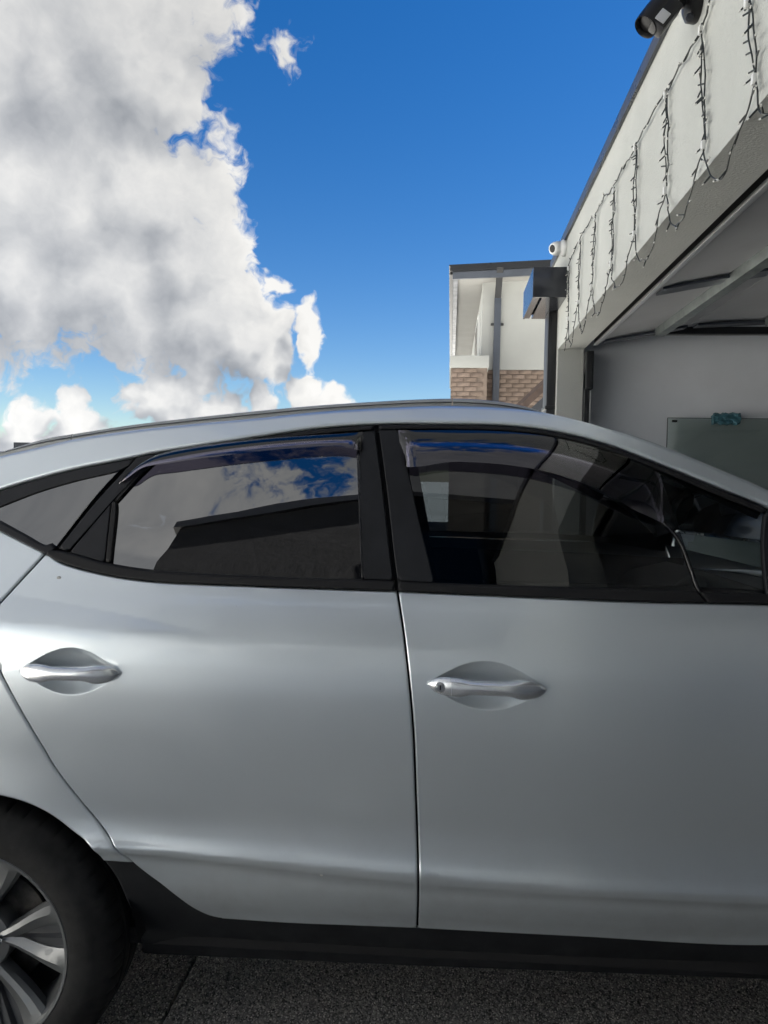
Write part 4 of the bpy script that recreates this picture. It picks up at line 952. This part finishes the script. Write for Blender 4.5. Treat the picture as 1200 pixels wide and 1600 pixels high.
#@@DETAILS
# ================================================================== THINGS ON THE HOUSE
# ---- security camera
Yc = 4.62
cp = on_x(884, 388, XW); Yc = float(cp[1]); zc = float(cp[2])
sc_ = empty('security_camera', (XW, Yc, zc), 0, 'white turret security camera on the wall above the rainwater box', 'camera')
ax = Vector((-.78, -.58, -.22)).normalized(); c = Vector((XW-.052, Yc, zc))
MB().lathe([(0, 0), (.052, 0), (.054, .006), (.052, .022), (.044, .034), (0, .036)], 36, 0, (XW-.001, Yc, zc), (-1, 0, 0)).build('base', M['white_plastic'], sc_)
MB().lathe([(0, .046), (.026, .046), (.034, .042), (.040, .030), (.043, .012), (.044, -.006), (.040, -.022), (.028, -.036), (0, -.040)], 36, 0, tuple(c), tuple(ax)).build('ball', M['white_plastic'], sc_, auto=50)
MB().lathe([(0, .0485), (.021, .0485), (.024, .046)], 28, 0, tuple(c), tuple(ax)).build('lens', M['lens'], sc_)
# ---- black security light near the top of the wall
mp_ = on_x(1092, 6, XW); Yl_ = float(mp_[1]); zl_ = float(mp_[2])
sl = empty('security_light', (XW, Yl_, zl_), 0, 'black wall light with a tapered head and grey sensor window above the fairy lights', 'light')
MB().lathe([(0, 0), (.050, 0), (.052, .005), (.048, .028), (.030, .040), (0, .042)], 32, 0, (XW-.001, Yl_, zl_), (-1, 0, 0)).build('wall_plate', M['black_plastic'], sl)
MB().lathe([(0, 0), (.010, .001), (.0105, .012), (0, .014)], 16, 0, (XW-.030, Yl_-.02, zl_-.045), (-.3, -.5, -1)).build('knob', M['dark_metal'], sl)
j0 = np.array([XW-.035, Yl_, zl_+.006]); tip = on_y(1008, 43, Yl_-.03)
MB().tube([j0, j0+np.array([-.035, -.005, .016]), j0+np.array([-.065, -.012, .010])], [.020, .022, .024], 14).build('arm', M['black_plastic'], sl)
hd0 = j0+np.array([-.045, -.010, .020]); hv = tip-hd0; hn = hv/np.linalg.norm(hv); hl_ = np.linalg.norm(hv)
MB().lathe([(0, -.01), (.020, -.008), (.031, .010), (.036, .045), (.0375, hl_*.6), (.0365, hl_*.9), (.035, hl_), (.031, hl_-.003), (.029, hl_-.016), (0, hl_-.016)], 36, 0, tuple(hd0), tuple(hn)).build('head', M['black_plastic'], sl, auto=45)
MB().lathe([(0, hl_-.014), (.027, hl_-.014), (.0285, hl_-.0145)], 28, 0, tuple(hd0), tuple(hn)).build('lens', M['black_plastic'], sl)
sd = np.cross(hn, (0, 1, 0)); sd /= np.linalg.norm(sd); sd = sd*np.sign(sd[0]); fw = np.cross(hn, sd); fw = fw*np.sign(-fw[1])
def obox(name, mat, c, ax3, half, bev=.003):
    o = MB().box(tuple(-h for h in half), tuple(half), bev=bev).build(name, mat, None); o.parent = sl
    m = Matrix([[ax3[j][i] for j in range(3)] for i in range(3)]).to_4x4(); o.matrix_local = Matrix.Translation(Vector(np.asarray(c)-np.array(sl.location))) @ m; return o
cc = hd0+hn*(hl_*.62)+sd*.030+fw*.012
obox('sensor_housing', M['black_plastic'], cc, (hn, sd, fw), (hl_*.36, .022, .024), .008)
obox('sensor_window', M['grey_lens'], cc+hn*hl_*.16-sd*.004+fw*.0215, (hn, sd, fw), (.019, .015, .005), .002)
# ---- fairy lights along the wall over the opening
fl = empty('fairy_lights', (XW, 2.6, ZT), 0, 'dark green icicle fairy lights draped along the pale wall over the garage opening', 'string lights')
flb = np.array(fl.location); XL = XW-.012
def wp(px, py, x=XL): return on_x(px, py, x)
# one bulb shared by all
t = MB(); t.tube([(0, 0, 0), (0, 0, .016)], .0027, 6); t.tube([(0, 0, .016), (0, 0, .027)], .0024, 6); t.tube([(0, 0, .027), (0, 0, .034)], [.0029, .002], 6, mi=1)
_b = t.build('bulb', [M['cable'], M['bulb_tip']]); bulb_me = _b.data; bpy.data.objects.remove(_b)
t = MB().box((-.006, -.007, -.013), (.006, .007, .013), bev=.004).build('clip', M['clip']); clip_me = t.data; bpy.data.objects.remove(t)
def wander(pts, step=.012, amp=.0025, seed=0):
    p = spline3(pts, step); r = np.random.default_rng(seed); n = len(p)
    w = r.normal(0, 1, (n, 3)); ker = np.exp(-.5*(np.arange(-4, 5)/1.6)**2); ker /= ker.sum()
    w = np.stack([np.convolve(w[:, i], ker, 'same') for i in range(3)], 1)*amp*2.2; w[:, 0] *= .5; w[0] = w[-1] = 0
    return p+w
def spline3(p, step):
    p = np.asarray(p, float); q = np.vstack([2*p[0]-p[1], p, 2*p[-1]-p[-2]]); out = []
    for i in range(1, len(q)-2):
        n = max(1, int(np.linalg.norm(q[i+1]-q[i])/step))
        for k in range(n):
            t = k/n; out.append(.5*((2*q[i])+(-q[i-1]+q[i+1])*t+(2*q[i-1]-5*q[i]+4*q[i+1]-q[i+2])*t*t+(-q[i-1]+3*q[i]-3*q[i+1]+q[i+2])*t**3))
    out.append(p[-1]); return np.array(out)
def put(me, name, parent, loc, direc=None):
    o = bpy.data.objects.new(name, me); COL.objects.link(o); o.parent = parent; o.location = Vector(loc)-Vector(flb)
    if direc is not None: o.rotation_euler = Vector(direc).to_track_quat('Z', 'Y').to_euler()
    return o
def strand(pts, name, seed, spacing=.036, r=.0024, amp=.003, bulbs=True):
    p = wander(pts, .012, amp, seed); o = MB().tube(p, r, 6).build(name, M['cable'], fl)
    if bulbs:
        rr = np.random.default_rng(seed+99); d = np.r_[0, np.cumsum(np.linalg.norm(np.diff(p, axis=0), axis=1))]; s = spacing*.5; k = 0
        while s < d[-1]-.008:
            i = int(np.searchsorted(d, s)); i = min(i, len(p)-1); sgn = 1 if k % 2 else -1
            if rr.random() < .3: sgn = -sgn
            put(bulb_me, 'bulb', o, p[i], (rr.uniform(-.55, .05), sgn*1.0, rr.uniform(-.75, .35)))
            s += spacing*rr.uniform(.75, 1.3); k += 1
    return o
main = [(1330, -330), (1215, -170), (1116, -12), (1092, 52), (1043, 135), (1000, 214), (961, 285), (930, 332), (907, 371), (889, 412), (880, 446)]
strand([wp(*p) for p in main], 'main_cable', 1, .080, .0027, .004)
drops = [  # top, bottom clip, then the swag that hangs over the lintel edge towards the next drop
    ((1290, -220), (1330, 60)), ((1170, -10), (1181, 124)), ((1097, 36), (1101, 227)), ((1042, 138), (1041, 298)), ((994, 222), (992, 366)), ((960, 292), (956, 412)), ((931, 336), (925, 448)), ((907, 374), (904, 472)), ((889, 414), (888, 498))]
for i, (a, b) in enumerate(drops):
    A, B = wp(*a), wp(*b); mid = (A+B)/2; w = .018
    for sg in (-1, 1):
        q = [A, A*.72+B*.28+np.array([0, sg*w*.7, 0]), mid+np.array([-.003, sg*w, 0]), A*.25+B*.75+np.array([0, sg*w*.5, 0]), B]
        strand(q, 'strand', 10+i*2+(sg > 0), .034, .0022, .003)
    put(clip_me, 'clip', fl, B+np.array([-.004, 0, 0])); put(clip_me, 'clip', fl, A+np.array([-.004, 0, -.02]))
    if i+1 < len(drops):
        N_ = wp(*drops[i+1][1]); lo = ZL-(.085 if i < 4 else .07)
        q = [B, B*.8+N_*.2+np.array([0, 0, -.06]), np.array([XL-.004, B[1]*.55+N_[1]*.45, lo]), np.array([XL-.003, B[1]*.28+N_[1]*.72, lo+.012]), N_*.9+B*.1+np.array([-.002, 0, -.075]), N_]
        strand(q, 'swag', 40+i, .05, .0022, .005)
Bq = wp(*drops[-1][1]); strand([Bq, Bq+np.array([0, .03, -.06]), Bq+np.array([-.002, .07, -.13]), Bq+np.array([0, .12, -.17])], 'swag', 60, .04)
# ---- sheet of glass against the far garage wall
g0 = on_y(1045, 653, 5.16); gx0, gz1 = float(g0[0]), float(g0[2])
gs = empty('glass_sheet', (gx0+.75, 5.17, 0), 0, 'large greenish sheet of glass with teal wrap leaning on the garage wall', 'glass')
MB().add([(gx0, 5.02, .01), (gx0+1.6, 5.02, .01), (gx0+1.6, 5.18, gz1), (gx0, 5.18, gz1), (gx0, 5.03, .01), (gx0+1.6, 5.03, .01), (gx0+1.6, 5.19, gz1), (gx0, 5.19, gz1)],
         [(0, 1, 2, 3), (7, 6, 5, 4), (0, 4, 5, 1), (1, 5, 6, 2), (2, 6, 7, 3), (3, 7, 4, 0)]).build('pane', M['sheet_glass'], gs)
e_ = MB(); e_.box((gx0-.002, 5.174, .3), (gx0-.0005, 5.192, gz1)); e_.box((gx0-.002, 5.178, gz1+.0005), (gx0+1.6, 5.19, gz1+.004)); e_.build('edge', principled('green_glass_edge', (.03, .07, .06), .2), gs)
a = on_y(1115, 646, 5.15); b = on_y(1157, 662, 5.15)
bm = bmesh.new(); bmesh.ops.create_cube(bm, size=1); bmesh.ops.subdivide_edges(bm, edges=bm.edges[:], cuts=6, use_grid_fill=True)
for v in bm.verts:
    n_ = math.sin(v.co.x*23+v.co.z*7)*.02+random.uniform(-.03, .03)
    v.co = Vector(((a[0]+b[0])/2+v.co.x*(b[0]-a[0]), 5.168+v.co.y*.05+n_*.25, (a[2]+b[2])/2+v.co.z*(a[2]-b[2])+n_*.25))
me = bpy.data.meshes.new('wrap'); bm.transform(Matrix.Translation(-gs.location)); bm.to_mesh(me); bm.free(); me.materials.append(M['tape']); o = bpy.data.objects.new('wrap', me); COL.objects.link(o); o.parent = gs
st_ = on_y(1053, 658, 5.172)
MB().box((float(st_[0])-.012, 5.1715, float(st_[2])-.008), (float(st_[0])+.022, 5.1735, float(st_[2])+.008)).build('sticker', M['black_plastic'], gs)
